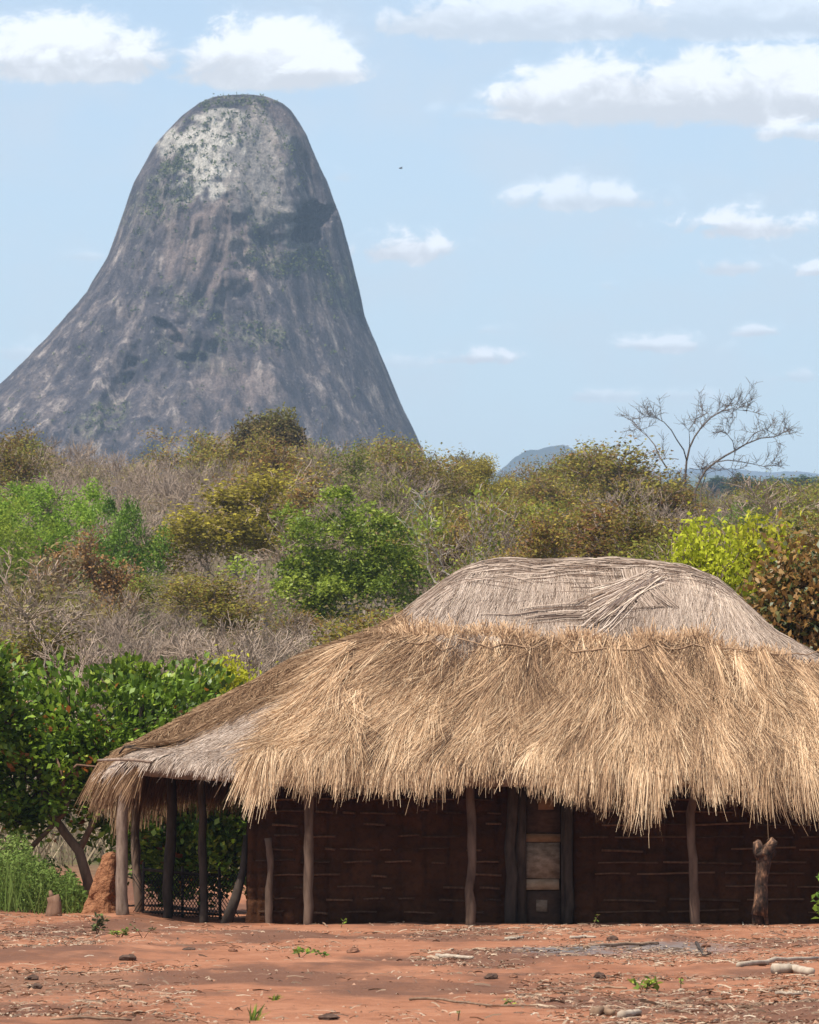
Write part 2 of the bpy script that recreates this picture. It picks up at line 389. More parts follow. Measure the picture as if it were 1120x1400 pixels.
# wall masks kept on the vertices: rock kinds and where plants root
pale = np.clip(blob(282, 205, 50, 38, -.35, .3, .6, .06) * .95 + blob(284, 245, 27, 44, .2, .3, .6, .07) + .36 * blob(352, 235, 44, 92, -.15, .5, .5) + .75 * blob(300, 163, 28, 7, -.2, .3, .6), 0, 1)
pale = pale * np.maximum(sstep(150, 172, ppy + 10 * fbm(ppx * .05, ppy * .05, 1, 3)), .7 * blob(300, 163, 28, 7, -.2, .3, .6))
pale = np.clip(pale - .8 * blob(243, 236, 22, 16, -.2, .4, .5, .09), 0, 1)
brown = np.clip(.8 * blob(300, 350, 60, 75, .2, .5, .4) + .55 * blob(395, 200, 34, 70, -.3, .5, .4) + .5 * blob(330, 560, 50, 60, .4, .5, .5) + .5 * blob(272, 484, 32, 16, .3, .3, .3), 0, 1)
green = np.clip(blob(405, 365, 62, 22, .22, .5, .7, .06) + .8 * blob(470, 405, 32, 24, .5, .5, .6, .06) + .8 * blob(352, 472, 40, 18, -.1, .5, .7, .06) + .8 * blob(243, 234, 26, 15, -.4, .4, .6, .08) + .45 * blob(215, 290, 45, 26, -.4, .5, .6, .06) + .9 * blob(152, 592, 30, 24, -.4, .5, .5, .06) + .5 * blob(330, 140, 60, 11, .0, .4, .5) + .4 * blob(275, 430, 45, 14, .3, .5, .8, .06) + .35 * blob(280, 500, 40, 20, .3, .5, .8, .06), 0, 1)
me = mesh('rock_mountain', MV.reshape(-1, 3), MF, None, True)
for nm, arr in (('pale', pale), ('brown', brown), ('green', green)):
    at = me.attributes.new(nm, 'FLOAT', 'POINT'); at.data.foreach_set('value', np.broadcast_to(arr, Vx.shape).astype(np.float32).ravel())
m, h, out = newmat('granite'); co = objco(h)
n1 = h.noise(co, .02, 6, .6); st = h.noise(h.scale(co, (.15, .15, .009)), 1, 7, .62, .25); st2 = h.noise(h.scale(co, (.6, .6, .016)), 1, 5, .62); fine = h.noise(co, .35, 6, .7)
c = h.ramp(st, [(.36, (.028, .026, .034)), (.48, (.06, .053, .06)), (.57, (.11, .09, .087)), (.69, (.29, .245, .22))])
c = h.mix(h.mapr(st2, .5, .62, 0, .75), c, (.038, .034, .042))
c = h.mix(h.mapr(h.math('MULTIPLY', h.mapr(st2, .3, .5), fine), .55, .66, 0, .55), c, (.27, .23, .205))
c = h.mix(h.math('MULTIPLY', attr(h, 'brown'), h.mapr(st, .36, .56, .1, .75)), c, (.19, .14, .12))
pal = h.ramp(fine, [(.33, (.2, .18, .155)), (.46, (.36, .335, .295)), (.7, (.47, .44, .395))])
pal = h.mix(h.mapr(st2, .52, .66, 0, .45), pal, (.27, .24, .215))
pf = h.math('MULTIPLY', attr(h, 'pale'), h.mapr(fine, .3, .42, .5, 1)); c = h.mix(pf, c, pal)
grn = h.ramp(fine, [(.35, (.12, .125, .065)), (.6, (.2, .21, .11))])
c = h.mix(h.math('MULTIPLY', attr(h, 'green'), h.mapr(fine, .46, .58, .0, .45)), c, grn)
spk = h.noise(co, 1.3, 5, .7); c = h.mix(1.0, c, h.ramp(spk, [(.34, (.55, .55, .57)), (.5, (1, 1, 1)), (.68, (1.45, 1.42, 1.38))]), 'MULTIPLY')
principled(h, out, c, .9, h.math('ADD', h.math('MULTIPLY', h.math('ADD', fine, spk), .5), h.math('ADD', st, st2)), 1.6, .8, .15)
me.materials.append(m)
link('rock_mountain', me, kind='structure')
# shrubs rooted in its ledges and cracks
G = Geo()
fr = front & (Vz > 90) & (Vz < 277) & (np.abs(ca) < .8)[None]
prob = (np.clip(green, 0, 1) ** 1.5 * .6 + pale * .10 + .02) * (1 - .8 * blob(330, 132, 90, 12)) * (1 - blob(425, 308, 40, 45)) * fr
pr = (prob / prob.sum()).ravel(); idx = rng.choice(pr.size, 1100, p=pr); base = MV.reshape(-1, 3)[idx]
for k_ in range(7):
    sc = np.abs(rng.normal(1.15, .45, len(base)))
    G.leaves(base + rng.normal(size=base.shape) * .45 + np.array([0, -.3, .2]), sc * .62, rng.random(len(base)), .3, .9)
M['mleaf'] = leaf_mat('mountain_leaf', [(0, (.06, .08, .03)), (.6, (.11, .14, .05)), (1, (.17, .19, .08))], .25)
link('mountain_shrubs', G.me('mountain_shrubs', M['mleaf']), kind='stuff', label='small green shrubs rooted on the ledges of the rock mountain', cat='shrubs')

# ------------------------------------------------------------------ trees
def branch_tree(seed, height, spread=.55, levels=4, lean=(0, 0), trunk_r=None, forks=(3, 4), kink=.22, upw=.12, low=.12, twig=1.0, ratio=(.55, .8)):
    """branches as poly-lines: returns [(points, radii, level)], unit height"""
    g = np.random.default_rng(seed); L = []
    r0 = trunk_r or height * .018
    def walk(p, d, length, r, lev):
        n = (5, 6, 5, 4, 3)[min(lev, 4)]
        P = [p]; rr = [r]
        for q in range(n):
            d = d + g.normal(size=3) * kink * (.5 if lev == 0 else 1) + np.array([0, 0, upw * (1 if lev else .6)]); d = d / np.linalg.norm(d)
            p = p + d * length / n; P.append(p); rr.append(r * (1 - .62 * (q + 1) / n))
        L.append((np.array(P), np.array(rr), lev))
        if lev >= levels: return
        nb = g.integers(forks[0], forks[1] + 1) + (1 if lev >= 2 else 0)
        for b in range(nb):
            t = g.uniform(low if lev == 0 else .25, 1.0) if b else 1.0
            f = t * n; i0 = min(int(f), n - 1); pp = P[i0] + (P[i0 + 1] - P[i0]) * (f - i0)
            a = g.normal(size=3); a[2] *= .45; a = a - d * a.dot(d); a /= np.linalg.norm(a) + 1e-9
            k = g.uniform(.6, 1.25) * spread
            nd = d * math.cos(k) + a * math.sin(k); nd /= np.linalg.norm(nd)
            rad = np.interp(f, range(n + 1), rr) * (.85 if b == 0 else g.uniform(.45, .75))
            walk(pp, nd, length * g.uniform(*ratio) * (1 if lev else 1.1), max(rad, .006), lev + 1)
    walk(np.zeros(3), np.array([lean[0], lean[1], 1.0]) / math.sqrt(1 + lean[0] ** 2 + lean[1] ** 2), height * .38, r0, 0)
    top = max(P[:, 2].max() for P, _, _ in L); k = height / top
    return [(P * k, r * max(k, .6), lev) for P, r, lev in L]
def wood(br, levs, mat, name, kmin=3, rmin=.0):
    G = Geo()
    for P, r, lev in br:
        if lev in levs: G.tube(P, np.maximum(r, rmin), 6 if lev == 0 else (4 if lev == 1 else kmin), rng.random(), cap=lev == 0)
    return G.me(name, mat, True)
def crown_pts(br, levs, per, jitter):
    A = []
    for P, r, lev in br:
        if lev in levs:
            t = rng.uniform(.25, 1.05, per) * (len(P) - 1); i0 = np.minimum(t.astype(int), len(P) - 2)
            A.append(P[i0] + (P[i0 + 1] - P[i0]) * (t - i0)[:, None] + rng.normal(size=(per, 3)) * jitter)
    return np.concatenate(A)

M['bark_dry'] = bark_mat('dry_bark', (.16, .125, .1), (.3, .25, .21))
M['twig_dry'] = bark_mat('dry_twig', (.22, .16, .12), (.36, .28, .215), 3, .25)
M['bark_mid'] = bark_mat('mid_bark', (.07, .052, .042), (.14, .108, .088))
M['bark_pale'] = bark_mat('pale_bark', (.3, .25, .2), (.46, .41, .35))
M['bark_dark'] = bark_mat('dark_bark', (.03, .022, .017), (.075, .055, .042))
M['bark_red'] = bark_mat('dusty_red_bark', (.13, .07, .045), (.24, .14, .09))
LM = {
    'olive': leaf_mat('leaf_olive', [(0, (.16, .1, .04)), (.3, (.25, .17, .055)), (.55, (.18, .19, .04)), (.8, (.3, .28, .05)), (1, (.4, .35, .07))], .35, 0, .28),
    'green': leaf_mat('leaf_green', [(0, (.06, .1, .014)), (.5, (.18, .27, .034)), (1, (.34, .43, .065))], .4, .02),
    'yellow': leaf_mat('leaf_yellow', [(0, (.15, .12, .04)), (.45, (.29, .26, .05)), (1, (.5, .45, .06))]),
    'fresh': leaf_mat('leaf_fresh', [(0, (.14, .2, .03)), (.5, (.25, .34, .05)), (1, (.36, .44, .07))], .4),
    'lime': leaf_mat('leaf_lime', [(0, (.28, .29, .02)), (.5, (.45, .46, .035)), (1, (.6, .58, .07))], .45),
    'rust': leaf_mat('leaf_rust', [(0, (.06, .075, .018)), (.3, (.12, .11, .03)), (.45, (.22, .1, .035)), (.75, (.34, .15, .05)), (1, (.45, .24, .08))], .35, .03),
    'orange': leaf_mat('leaf_orange', [(0, (.18, .1, .05)), (.5, (.3, .16, .075)), (1, (.35, .22, .1))]),
    'brown': leaf_mat('leaf_brown', [(0, (.17, .12, .075)), (.5, (.26, .19, .11)), (1, (.25, .22, .09))]),
    'fargreen': leaf_mat('leaf_far', [(0, (.03, .05, .015)), (.5, (.06, .09, .025)), (1, (.1, .13, .04))]),
    'vine': leaf_mat('leaf_vine', [(0, (.09, .06, .035)), (.5, (.16, .105, .055)), (1, (.2, .18, .06))]),
    'cashew': leaf_mat('leaf_cashew', [(0, (.055, .09, .01)), (.45, (.14, .22, .022)), (.8, (.24, .35, .036)), (.955, (.42, .48, .07)), (.965, (.45, .2, .04)), (1, (.42, .13, .035))], .35, .03, .05),
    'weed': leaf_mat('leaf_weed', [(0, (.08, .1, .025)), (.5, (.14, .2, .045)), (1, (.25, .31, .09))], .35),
}
PROTO = {}
def proto(key, kind, seed, hgt=5.0, leaf=None, nleaf=0, size=.1, bark='bark_dry', tw='twig_dry', twmin=.011, levs=None, jit=.18, aspect=.55, clump=None, **kw):
    br = branch_tree(seed, hgt, **kw); mx = max(l for _, _, l in br)
    split = 2
    trunk = wood(br, range(0, split), M[bark], 'trunk', 4)
    G = Geo()
    for P, r, lev in br:
        if lev >= split: G.tube(P, np.maximum(r, twmin * (1.25 if lev == split else 1)), 3, rng.random(), cap=False)
    twigs = G.me('twigs', M[tw])
    fol = None
    if leaf:
        tips = [b for b in br if b[2] >= (levs or mx - 0)]
        per = max(1, nleaf // len(tips)); P = crown_pts(tips, range(0, 9), per, jit)
        G = Geo(); cl = np.repeat(rng.normal(0, .16, len(tips)), per)      # every spray has its own shade
        G.leaves(P, rng.uniform(.7, 1.25, len(P)) * size, np.clip(rng.random(len(P)) * .7 + .15 + cl, 0, 1), .5, aspect)
        fol = G.me('foliage', LM[leaf])
    allp = np.concatenate([P for P, _, _ in br])
    if clump:
        ncl, cz, rw, rh, sg = clump; g = np.random.default_rng(seed + 900)
        d = g.normal(size=(ncl, 3)); d /= np.linalg.norm(d, axis=1)[:, None]; d *= (g.uniform(.2, 1, ncl) ** .45)[:, None] * (1 + .22 * g.normal(size=(ncl, 1)))
        cen = d * np.array([rw, rw, rh]) * hgt + np.array([0, 0, cz * hgt]); per = nleaf // ncl; ids = np.repeat(np.arange(ncl), per)
        sgv = sg * hgt * g.uniform(.55, 1.3, ncl); off = g.normal(size=(len(ids), 3)) * sgv[ids][:, None] * np.array([1.1, 1.1, .6]); off[:, 2] -= .35 * (off[:, 0] ** 2 + off[:, 1] ** 2) / (sgv[ids] + .01)
        G = Geo(); G.leaves(cen[ids] + off, g.uniform(.7, 1.25, len(ids)) * size, np.clip(g.random(len(ids)) * .7 + .15 + g.normal(0, .15, ncl)[ids], 0, 1), .5, aspect); fol = G.me('foliage', LM[leaf])
    PROTO[key] = (trunk, twigs, fol, hgt, kind, np.percentile(np.abs(allp[:, :2]), 97))
def plant(key, x, y, hgt, label, group=None, rz=None, cat='tree', name=None, z=None, widen=1.0):
    trunk, twigs, fol, h0, kind, _ = PROTO[key]
    s = hgt / h0; z = float(ground_z(x, y)) - .06 if z is None else z
    o = link(name or kind, None, label=label, cat=cat, group=group, loc=(x, y, z), rot=(0, 0, random.uniform(0, 6.28) if rz is None else rz), scale=(s * widen, s * widen, s))
    link('trunk', trunk, o); link('twigs', twigs, o, kind='stuff')
    if fol: link('foliage', fol, o, kind='stuff')
    return o
def plant_px(key, px, top, Y, label, hmin=None, **kw):
    """a tree at depth Y whose top reaches the pixel row `top`: its height follows from the ground it stands on"""
    p = pix(px, top, Y); g = float(ground_z(p[0], Y)); return plant(key, p[0], Y, p[2] - g, label, **kw)

for q in range(5): proto('bare%d' % q, 'bare_tree', 100 + q, spread=.6, levels=5, forks=(3, 3), ratio=(.58, .8), low=.1, twmin=.0085, kink=.15, upw=.1)
for q in range(3): proto('scrub%d' % q, 'bare_tree', 140 + q, 4.0, spread=.75, levels=5, forks=(2, 3), low=.03, twmin=.0085, leaf='brown', nleaf=1100, size=.09, kink=.17)
for q in range(4): proto('olive%d' % q, 'sparse_tree', 120 + q, spread=.6, levels=5, forks=(2, 3), leaf='olive', nleaf=4200, size=.11, kink=.19, jit=.2)
proto('fresh', 'green_tree', 201, 5, 'fresh', 15000, .1, clump=(60, .66, .42, .3, .046), spread=.8, levels=5, forks=(2, 3), jit=.22)
proto('green', 'green_tree', 202, 5, 'green', 15000, .1, clump=(60, .6, .36, .36, .048), spread=.75, levels=5, forks=(2, 3), jit=.22)
proto('hero', 'green_tree', 207, 5, 'green', 20000, .125, clump=(78, .58, .42, .4, .046), spread=.72, levels=5, forks=(2, 3), jit=.14, bark='bark_pale')
proto('yellow', 'yellow_tree', 203, 5, 'yellow', 9000, .1, spread=.7, levels=5, forks=(2, 3), jit=.15)
proto('lime', 'lime_bush', 204, 3, 'lime', 9000, .085, spread=.5, levels=4, forks=(3, 4), low=.03, jit=.12)
proto('rust', 'rust_tree', 205, 3.4, 'rust', 17000, .1, spread=.62, levels=4, forks=(3, 4), low=.06, jit=.2, bark='bark_dark', tw='bark_dark')
proto('orange', 'orange_tree', 206, 4, 'orange', 2600, .13, spread=.62, levels=5, forks=(2, 3), jit=.15)
proto('pale', 'pale_tree', 208, 5, 'olive', 900, .14, spread=.6, levels=4, forks=(2, 3), bark='bark_pale', tw='bark_pale', jit=.15, kink=.3)
proto('dense', 'vine_tree', 209, 6, 'vine', 14000, .17, spread=.75, levels=3, forks=(2, 3), jit=.42, low=.5)
P_ = rng.normal(size=(15000, 3)); P_ /= np.linalg.norm(P_, axis=1)[:, None]; P_ *= (rng.uniform(.25, 1, 15000) ** .5 * (1 + .42 * fbm(P_[:, 0] * 2.2, P_[:, 1] * 2.2 + 3, P_[:, 2] * 2.2, 3)))[:, None]
P_ = P_ * np.array([1.6, 1.6, 1.3]) + np.array([0, 0, 4.35]); P_[:, 2] += .25 * P_[:, 0] * (P_[:, 0] < 0); G = Geo()
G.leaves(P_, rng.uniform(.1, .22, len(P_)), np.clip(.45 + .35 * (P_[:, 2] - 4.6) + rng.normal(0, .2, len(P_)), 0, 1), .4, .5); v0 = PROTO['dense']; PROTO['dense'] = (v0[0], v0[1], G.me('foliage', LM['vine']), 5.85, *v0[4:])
proto('far', 'distant_tree', 210, 6, 'fargreen', 6000, .4, spread=.6, levels=4, forks=(3, 3), jit=.4)
print('protos', {k: [len(m_.polygons) if m_ else 0 for m_ in v[:3]] for k, v in PROTO.items()})

# named trees (the ones the eye picks out)
HERO = []
def hero(key, px, top, Y, label, wd, cat='tree', **kw):
    o = plant_px(key, px, top, Y, label, cat=cat, widen=1.0, **kw)
    ref = PROTO[key][2] or PROTO[key][1]; co_ = np.empty(len(ref.vertices) * 3, np.float32); ref.vertices.foreach_get('co', co_); co_ = co_.reshape(-1, 3)
    rz = o.rotation_euler[2]; s0 = o.scale[2]; X0 = (co_[:, 0] * math.cos(rz) - co_[:, 1] * math.sin(rz)) * s0
    lo, hi = np.percentile(X0, 3), np.percentile(X0, 97); k = min(max((wd * Y / F) / (hi - lo), .6), 1.6 if key[:4] == 'oliv' else 2.4); o.scale[0] *= k; o.scale[1] *= k
    o.location.x -= (lo + hi) / 2 * k
    HERO.append((px, Y, wd, top, o.scale[2] * PROTO[key][3] * F / Y, label, .3 if key[:4] in ('oliv', 'bare', 'scru', 'pale') else .4 if key == 'dense' else .88)); return o
hero('hero', 478, 668, 175, 'rounded bright green leafy tree on pale forked stems, above the thatch slope', 185)
hero('yellow', 298, 638, 215, 'flat-topped tree with yellow-green crown on the hillside below the rock mountain', 165)
hero('fresh', 45, 632, 205, 'wide light green feathery tree on the hillside left of the darker green one', 185)
hero('fresh', -30, 650, 190, 'light green feathery tree cut by the picture edge beside the wide light green one', 150)
hero('green', 172, 655, 200, 'small mid-green tree between the wide light green tree and the yellow-topped tree', 100)
hero('orange', 120, 722, 150, 'dry tree with sparse orange-brown leaves below the light green trees', 120)
hero('dense', 368, 557, 385, 'dark brown vine-covered crown standing up above the ridge before the rock mountain', 82)
hero('olive0', 265, 588, 390, 'olive-green tree with pale tips on the ridge left of the vine-covered crown', 110)
hero('olive1', 575, 590, 330, 'tall half-bare grey-olive tree on the ridge at the right foot of the rock mountain', 130)
hero('yellow', 665, 622, 360, 'small yellow-green round tree on the ridge left of the small blue hill', 60)
hero('olive2', 845, 604, 290, 'large olive tree with green-yellow crown right of the small blue hill', 150)
hero('olive3', 750, 646, 300, 'low olive tree on the ridge below the small blue hill', 130)
hero('pale', 620, 655, 150, 'half-bare tree with pale twisted forked stems right of the rounded green tree', 130)
hero('bare0', 1070, 652, 260, 'dome-shaped grey twiggy tree right of the tall leafless tree', 140)
hero('olive1', 1085, 650, 275, 'olive-tinged tree behind the dome-shaped grey twiggy tree', 120)
hero('green', 1015, 668, 330, 'small dark green tree behind the tall leafless tree, left of the grey dome tree', 60)
hero('lime', 965, 712, 96, 'lime-yellow leafy bush behind the dome of the thatch roof', 105, cat='bush')
hero('lime', 1040, 709, 98, 'taller lime-yellow bush behind the rust-leaved tree', 82, cat='bush')
hero('rust', 1070, 752, 90, 'rust-red leafed tree behind the right slope of the thatch roof', 240)
hero('green', 1125, 738, 104, 'low bright green bush beside the lime bush behind the rust-leaved tree', 120, cat='bush')
hero('lime', 318, 897, 92, 'small lime-green bush behind the rolled straw edge of the porch roof', 75, cat='bush')
hero('scrub0', 85, 742, 104, 'tall grey leafless tree with many rising twigs behind the glossy broad-leaved bush', 210)
hero('bare3', 190, 800, 108, 'grey leafless tree with forked stem right of the tallest leafless twigs', 170)
hero('bare2', 10, 750, 108, 'grey leafless tree cut by the picture edge above the glossy broad-leaved bush', 160)

# the tall leafless tree on the ridge at right: limbs laid out after the photograph, spread in depth as well
def dead_tree():
    Yt = 300.0
    limbs = [
        ([(936, 672), (937, 652), (939, 630), (943, 612), (950, 597), (960, 583), (972, 571), (985, 563), (1000, 559), (1022, 562)], .17, 0),
        ([(950, 672), (958, 655), (965, 643), (978, 632), (992, 623), (1005, 616), (1020, 607), (1040, 599), (1060, 597), (1074, 590)], .17, .6),
        ([(958, 671), (962, 660), (966, 648)], .13, .2),
        ([(939, 630), (935, 615), (926, 602), (918, 588), (908, 577), (896, 571), (880, 569)], .09, -.8),
        ([(912, 640), (903, 626), (895, 608), (886, 597), (875, 588), (868, 578)], .09, .9),
        ([(928, 628), (915, 626), (906, 629)], .05, .3),
        ([(943, 612), (943, 598), (942, 586)], .06, -.5),
        ([(960, 583), (957, 574), (962, 566), (960, 556)], .05, .6),
        ([(985, 563), (997, 555), (1010, 552), (1020, 555)], .05, -.4),
        ([(1005, 616), (1002, 603), (993, 592), (985, 585)], .06, -.9),
        ([(1020, 607), (1030, 594), (1045, 586), (1060, 584)], .06, .8),
        ([(978, 632), (995, 629), (1012, 631), (1028, 634), (1045, 638), (1058, 636)], .08, 1.0),
        ([(970, 640), (985, 643), (1000, 640), (1010, 645)], .05, -.6),
        ([(943, 640), (953, 642), (962, 641)], .05, .3)]
    g = np.random.default_rng(5); G = Geo(); T = Geo()
    base = pix(948, 672, Yt); gz = float(ground_z(base[0], Yt))
    org = np.array([base[0], Yt, gz])
    for k_, (pp, r, dep) in enumerate(limbs):
        P = np.array([pix(x, y, Yt + dep * 2.2 * (i_ / max(len(pp) - 1, 1))) for i_, (x, y) in enumerate(pp)])
        if k_ < 3: P = np.vstack([[P[0][0] + .1, P[0][1], gz - .15], P])
        G.tube(P - org, np.linspace(r, r * .3, len(P)) * .44, 6, .5)
        def sub(P, r, lev):
            for q in range(len(P) * (2 if lev == 0 else 2)):
                t = g.uniform(.3, 1) * (len(P) - 1); i0 = min(int(t), len(P) - 2); p = P[i0] + (P[i0 + 1] - P[i0]) * (t - i0)
                d = P[i0 + 1] - P[i0]; d /= np.linalg.norm(d) + 1e-9
                d = d * .7 + g.normal(size=3) * .55 + np.array([0, 0, .25]); d /= np.linalg.norm(d)
                L = g.uniform(.5, 1.3) * (1 if lev == 0 else .55); Q = [p]
                for s_ in range(4): d = d + g.normal(size=3) * .22; d /= np.linalg.norm(d); Q.append(Q[-1] + d * L / 4)
                T.tube(np.array(Q) - org, np.linspace(r, r * .5, 5), 3, .5, cap=False)
                if lev < 1: sub(np.array(Q), r * .7, lev + 1)
        if k_ > 2 or True: sub(P[max(1, len(P) // 3):], .016, 0)
    o = link('leafless_tree', None, label='tall leafless tree with wide forked limbs standing against the sky on the ridge', cat='tree', loc=org)
    link('trunk', G.me('trunk', M['bark_mid'], True), o); link('twigs', T.me('twigs', M['bark_mid']), o, kind='stuff')
dead_tree()

# the wooded hillside: rows of single trees, each on its own spot
LB = 'leafless grey-brown dry hillside tree'
LO = 'half-bare hillside tree with thin olive leaves'
LS = 'low dry shrubby tree with brown leaves'
SHORT = {'rounded bright': 'the rounded bright green tree', 'flat-topped tree': 'the yellow-topped tree', 'wide light': 'the wide light green tree', 'light green': 'the light green tree at the edge', 'small mid-green': 'the mid-green tree', 'dry tree': 'the orange-brown tree', 'dark brown': 'the vine-covered crown', 'olive-green tree': 'the pale-tipped ridge tree', 'tall half-bare': 'the mountain foot', 'small yellow-green': 'the yellow ridge tree', 'large olive': 'the large olive tree', 'low olive': 'the small blue hill', 'half-bare tree': 'the pale twisted stems', 'dome-shaped grey': 'the grey dome tree', 'olive-tinged tree': 'the grey dome tree', 'small dark': 'the tall leafless tree', 'lime-yellow leafy': 'the lime bush', 'taller lime-yellow': 'the lime bush', 'rust-red leafed': 'the rust-leaved tree', 'low bright': 'the rust-leaved tree', 'small lime-green': 'the porch roof edge', 'tall grey': 'the tall grey twiggy tree', 'grey leafless': 'the broad-leaved bush'}
def lab(base, near): return base + ' near ' + SHORT[' '.join(near.split()[:2])]
y = 98.0; cnt = 0
while y < 432:
    half = .073 * y + 2.5; x = -half + rng.uniform(0, 2)
    while x < half:
        px = 560 + x / y * F
        yy = y + rng.uniform(-3.5, 3.5)
        hidden = y < 150 and px > 600
        k_ = rng.random(); pb = (.8 if y < 150 else .5) if px < 480 else .36
        if px < 240 and y > 215: pb = .85
        big = vnoise(px * .008, yy * .02)
        if not (hidden and rng.random() < .75):
            hgt = rng.uniform(3.2, 4.8) if y < 130 else rng.uniform(3.8, 5.8)
            if 135 < y < 300 and rng.random() < .2: hgt *= 1.45
            if y > 300: hgt *= rng.uniform(.9, 1.12)
            g_h = float(ground_z(x, yy)); lim = 1e9
            for hx, hy, hw_, ht, hh_, _, lf_ in HERO:      # leave the picked-out trees in sight
                if yy < hy + 1 and abs(px - hx) < hw_ * .5 + hgt * .28 * F / yy:
                    lim = min(lim, EYE + (1136 - (ht + min(hh_, hw_) * lf_)) / F * yy - g_h)
            skyl = np.interp(px, [-100, 0, 100, 200, 250, 330, 420, 520, 640, 690, 740, 800, 880, 930, 1000, 1200], [578, 580, 584, 598, 588, 578, 590, 598, 604, 634, 634, 600, 625, 655, 652, 642]) + rng.uniform(0, 26)
            lim = min(lim, EYE + (1136 - skyl) / F * yy - g_h)
            if y > 300 and rng.random() < .9: hgt = min(lim, 8.0)
            if lim < 1.6: x += 2.0; continue
            wide = min(1.15 * hgt / min(hgt, lim), 1.9); hgt = min(hgt, lim)
            near = min(HERO, key=lambda q: abs(q[0] - px) / 60 + abs(q[1] - yy) / 40)[5]
            if k_ + .25 * big < pb * .6: plant('bare%d' % rng.integers(5), x, yy, hgt, lab(LB, near), 'dry trees on the hillside', widen=wide)
            elif k_ + .25 * big < pb: plant('scrub%d' % rng.integers(3), x, yy, hgt * .85, lab(LS, near), 'low shrubby trees on the hillside', name='dry_shrub', widen=wide * 1.1, cat='shrub')
            else: plant('olive%d' % rng.integers(4), x, yy, hgt, lab(LO, near), 'half-bare trees on the hillside', widen=wide)
            cnt += 1
        x += rng.uniform(2.2, 3.8) * (1 if y < 200 or px > 600 else 1.3)
    y += 4.5 + y * .025
print('forest', cnt)
# trees beyond the ridge, on the plain at right
for px, top, Y, wd in [(1012, 655, 1150, 34), (1045, 659, 1300, 30), (1090, 655, 1300, 44), (975, 655, 1600, 30), (905, 662, 1500, 36), (1065, 656, 1700, 34)]:
    o = plant_px('far', px, top, Y, 'hazy blue-green tree on the plain beyond the ridge', group='distant trees beyond the ridge')
    p = pix(px, top, Y); o.location.z = float(ground_z(p[0], Y)) - .2
    k = (wd / 2 * Y / F) / (PROTO['far'][5]); o.scale = (k, k, max(p[2] - o.location.z, 4) / 6)

# dry undergrowth between the trees
n = 90000; yy = 90 * (440 / 90) ** rng.random(n); xx = (rng.random(n) * 2 - 1) * (.073 * yy + 3)
zz = ground_z(xx, yy); dens = vnoise(xx * .22, yy * .12)
hh = rng.uniform(.3, 1.2, n) * (1 + .5 * dens); wd = rng.uniform(.008, .022, n)
az_ = rng.random(n) * 6.28; tl = rng.normal(size=(n, 2)) * .4
b0 = np.stack([xx, yy, zz - .03], -1); tip = b0 + np.stack([tl[:, 0] * hh, tl[:, 1] * hh, hh], -1)
wv = np.stack([np.cos(az_) * wd, np.sin(az_) * wd, 0 * wd], -1)
V = np.stack([b0 - wv, b0 + wv, tip], 1).reshape(-1, 3)
M['dry'] = tint_mat('dry_grass', [(0, (.1, .075, .05)), (.4, (.2, .15, .1)), (.75, (.3, .23, .15)), (1, (.36, .29, .18))], .9, .15)
link('dry_undergrowth', mesh('dry_undergrowth', V, np.arange(n * 3).reshape(-1, 3), M['dry'], False, np.repeat(rng.random(n), 3)), kind='stuff', label='dry brown undergrowth of stalks between the hillside trees', cat='undergrowth')
n = 42000; yy = 92 * (430 / 92) ** rng.random(n); xx = (rng.random(n) * 2 - 1) * (.073 * yy + 3)
gm = vnoise(xx * .16 + 4, yy * .05); keep = gm > rng.uniform(-.5, .9, n); xx, yy, gm = xx[keep], yy[keep], gm[keep]
P = np.stack([xx, yy, ground_z(xx, yy) + np.abs(rng.normal(0, .75, len(xx)))], -1)
G = Geo(); G.leaves(P, rng.uniform(.12, .24, len(xx)), np.clip(.35 + gm * .4 + rng.normal(0, .15, len(xx)), 0, 1), .4, .6)
LM['under'] = leaf_mat('leaf_undergrowth', [(0, (.13, .09, .05)), (.4, (.15, .14, .05)), (.7, (.14, .18, .04)), (1, (.2, .25, .05))])
link('leafy_undergrowth', G.me('leafy_undergrowth', LM['under']), kind='stuff', label='thin olive leafy undergrowth between the hillside trees', cat='undergrowth')
#HUT#
# ------------------------------------------------------------------ the thatched hut
RX0, RX1, RY0 = 1.2, 3.1, 74.5
LS_, LF = 5.0, 3.15
PP = 2.6
PF = ([0, .04, .08, .17, .25, .32, .6, 1, 1.3], [4.58, 4.56, 4.51, 4.27, 3.98, 3.68, 2.80, 1.84, .7])
PL = ([0, .04, .08, .17, .25, .32, .53, .65, .79, .95, 1.0, 1.3], [4.58, 4.55, 4.48, 4.24, 3.95, 3.66, 3.22, 2.92, 2.55, 2.15, 2.03, 1.0])
def roof_t(x, y):
    dx = np.where(x < RX0, (RX0 - x) / LS_, np.where(x > RX1, (x - RX1) / LS_, 0.0)); dy = np.abs(y - RY0) / LF
    a_, b_ = dx ** PP, dy ** PP
    return (a_ + b_) ** (1 / PP), np.where(x < RX0, a_ / (a_ + b_ + 1e-9), 0)
def roof_z(x, y):
    t, wl = roof_t(x, y)
    z = np.interp(t, *PF) * (1 - wl) + np.interp(t, *PL) * wl
    z = z - .17 * sstep(-1.0, -1.7, x) * sstep(73.95, 73.6, y) * (1 - sstep(.84, 1.0, t))      # the porch roof lies a step lower
    return z + .035 * fbm(np.asarray(x) * 1.5, np.asarray(y) * 1.5, 3, 3)
hut = link('thatched_hut', None, label='long mud-walled hut with a domed grass-thatch roof and open porch', cat='hut', loc=(0, 0, 0))

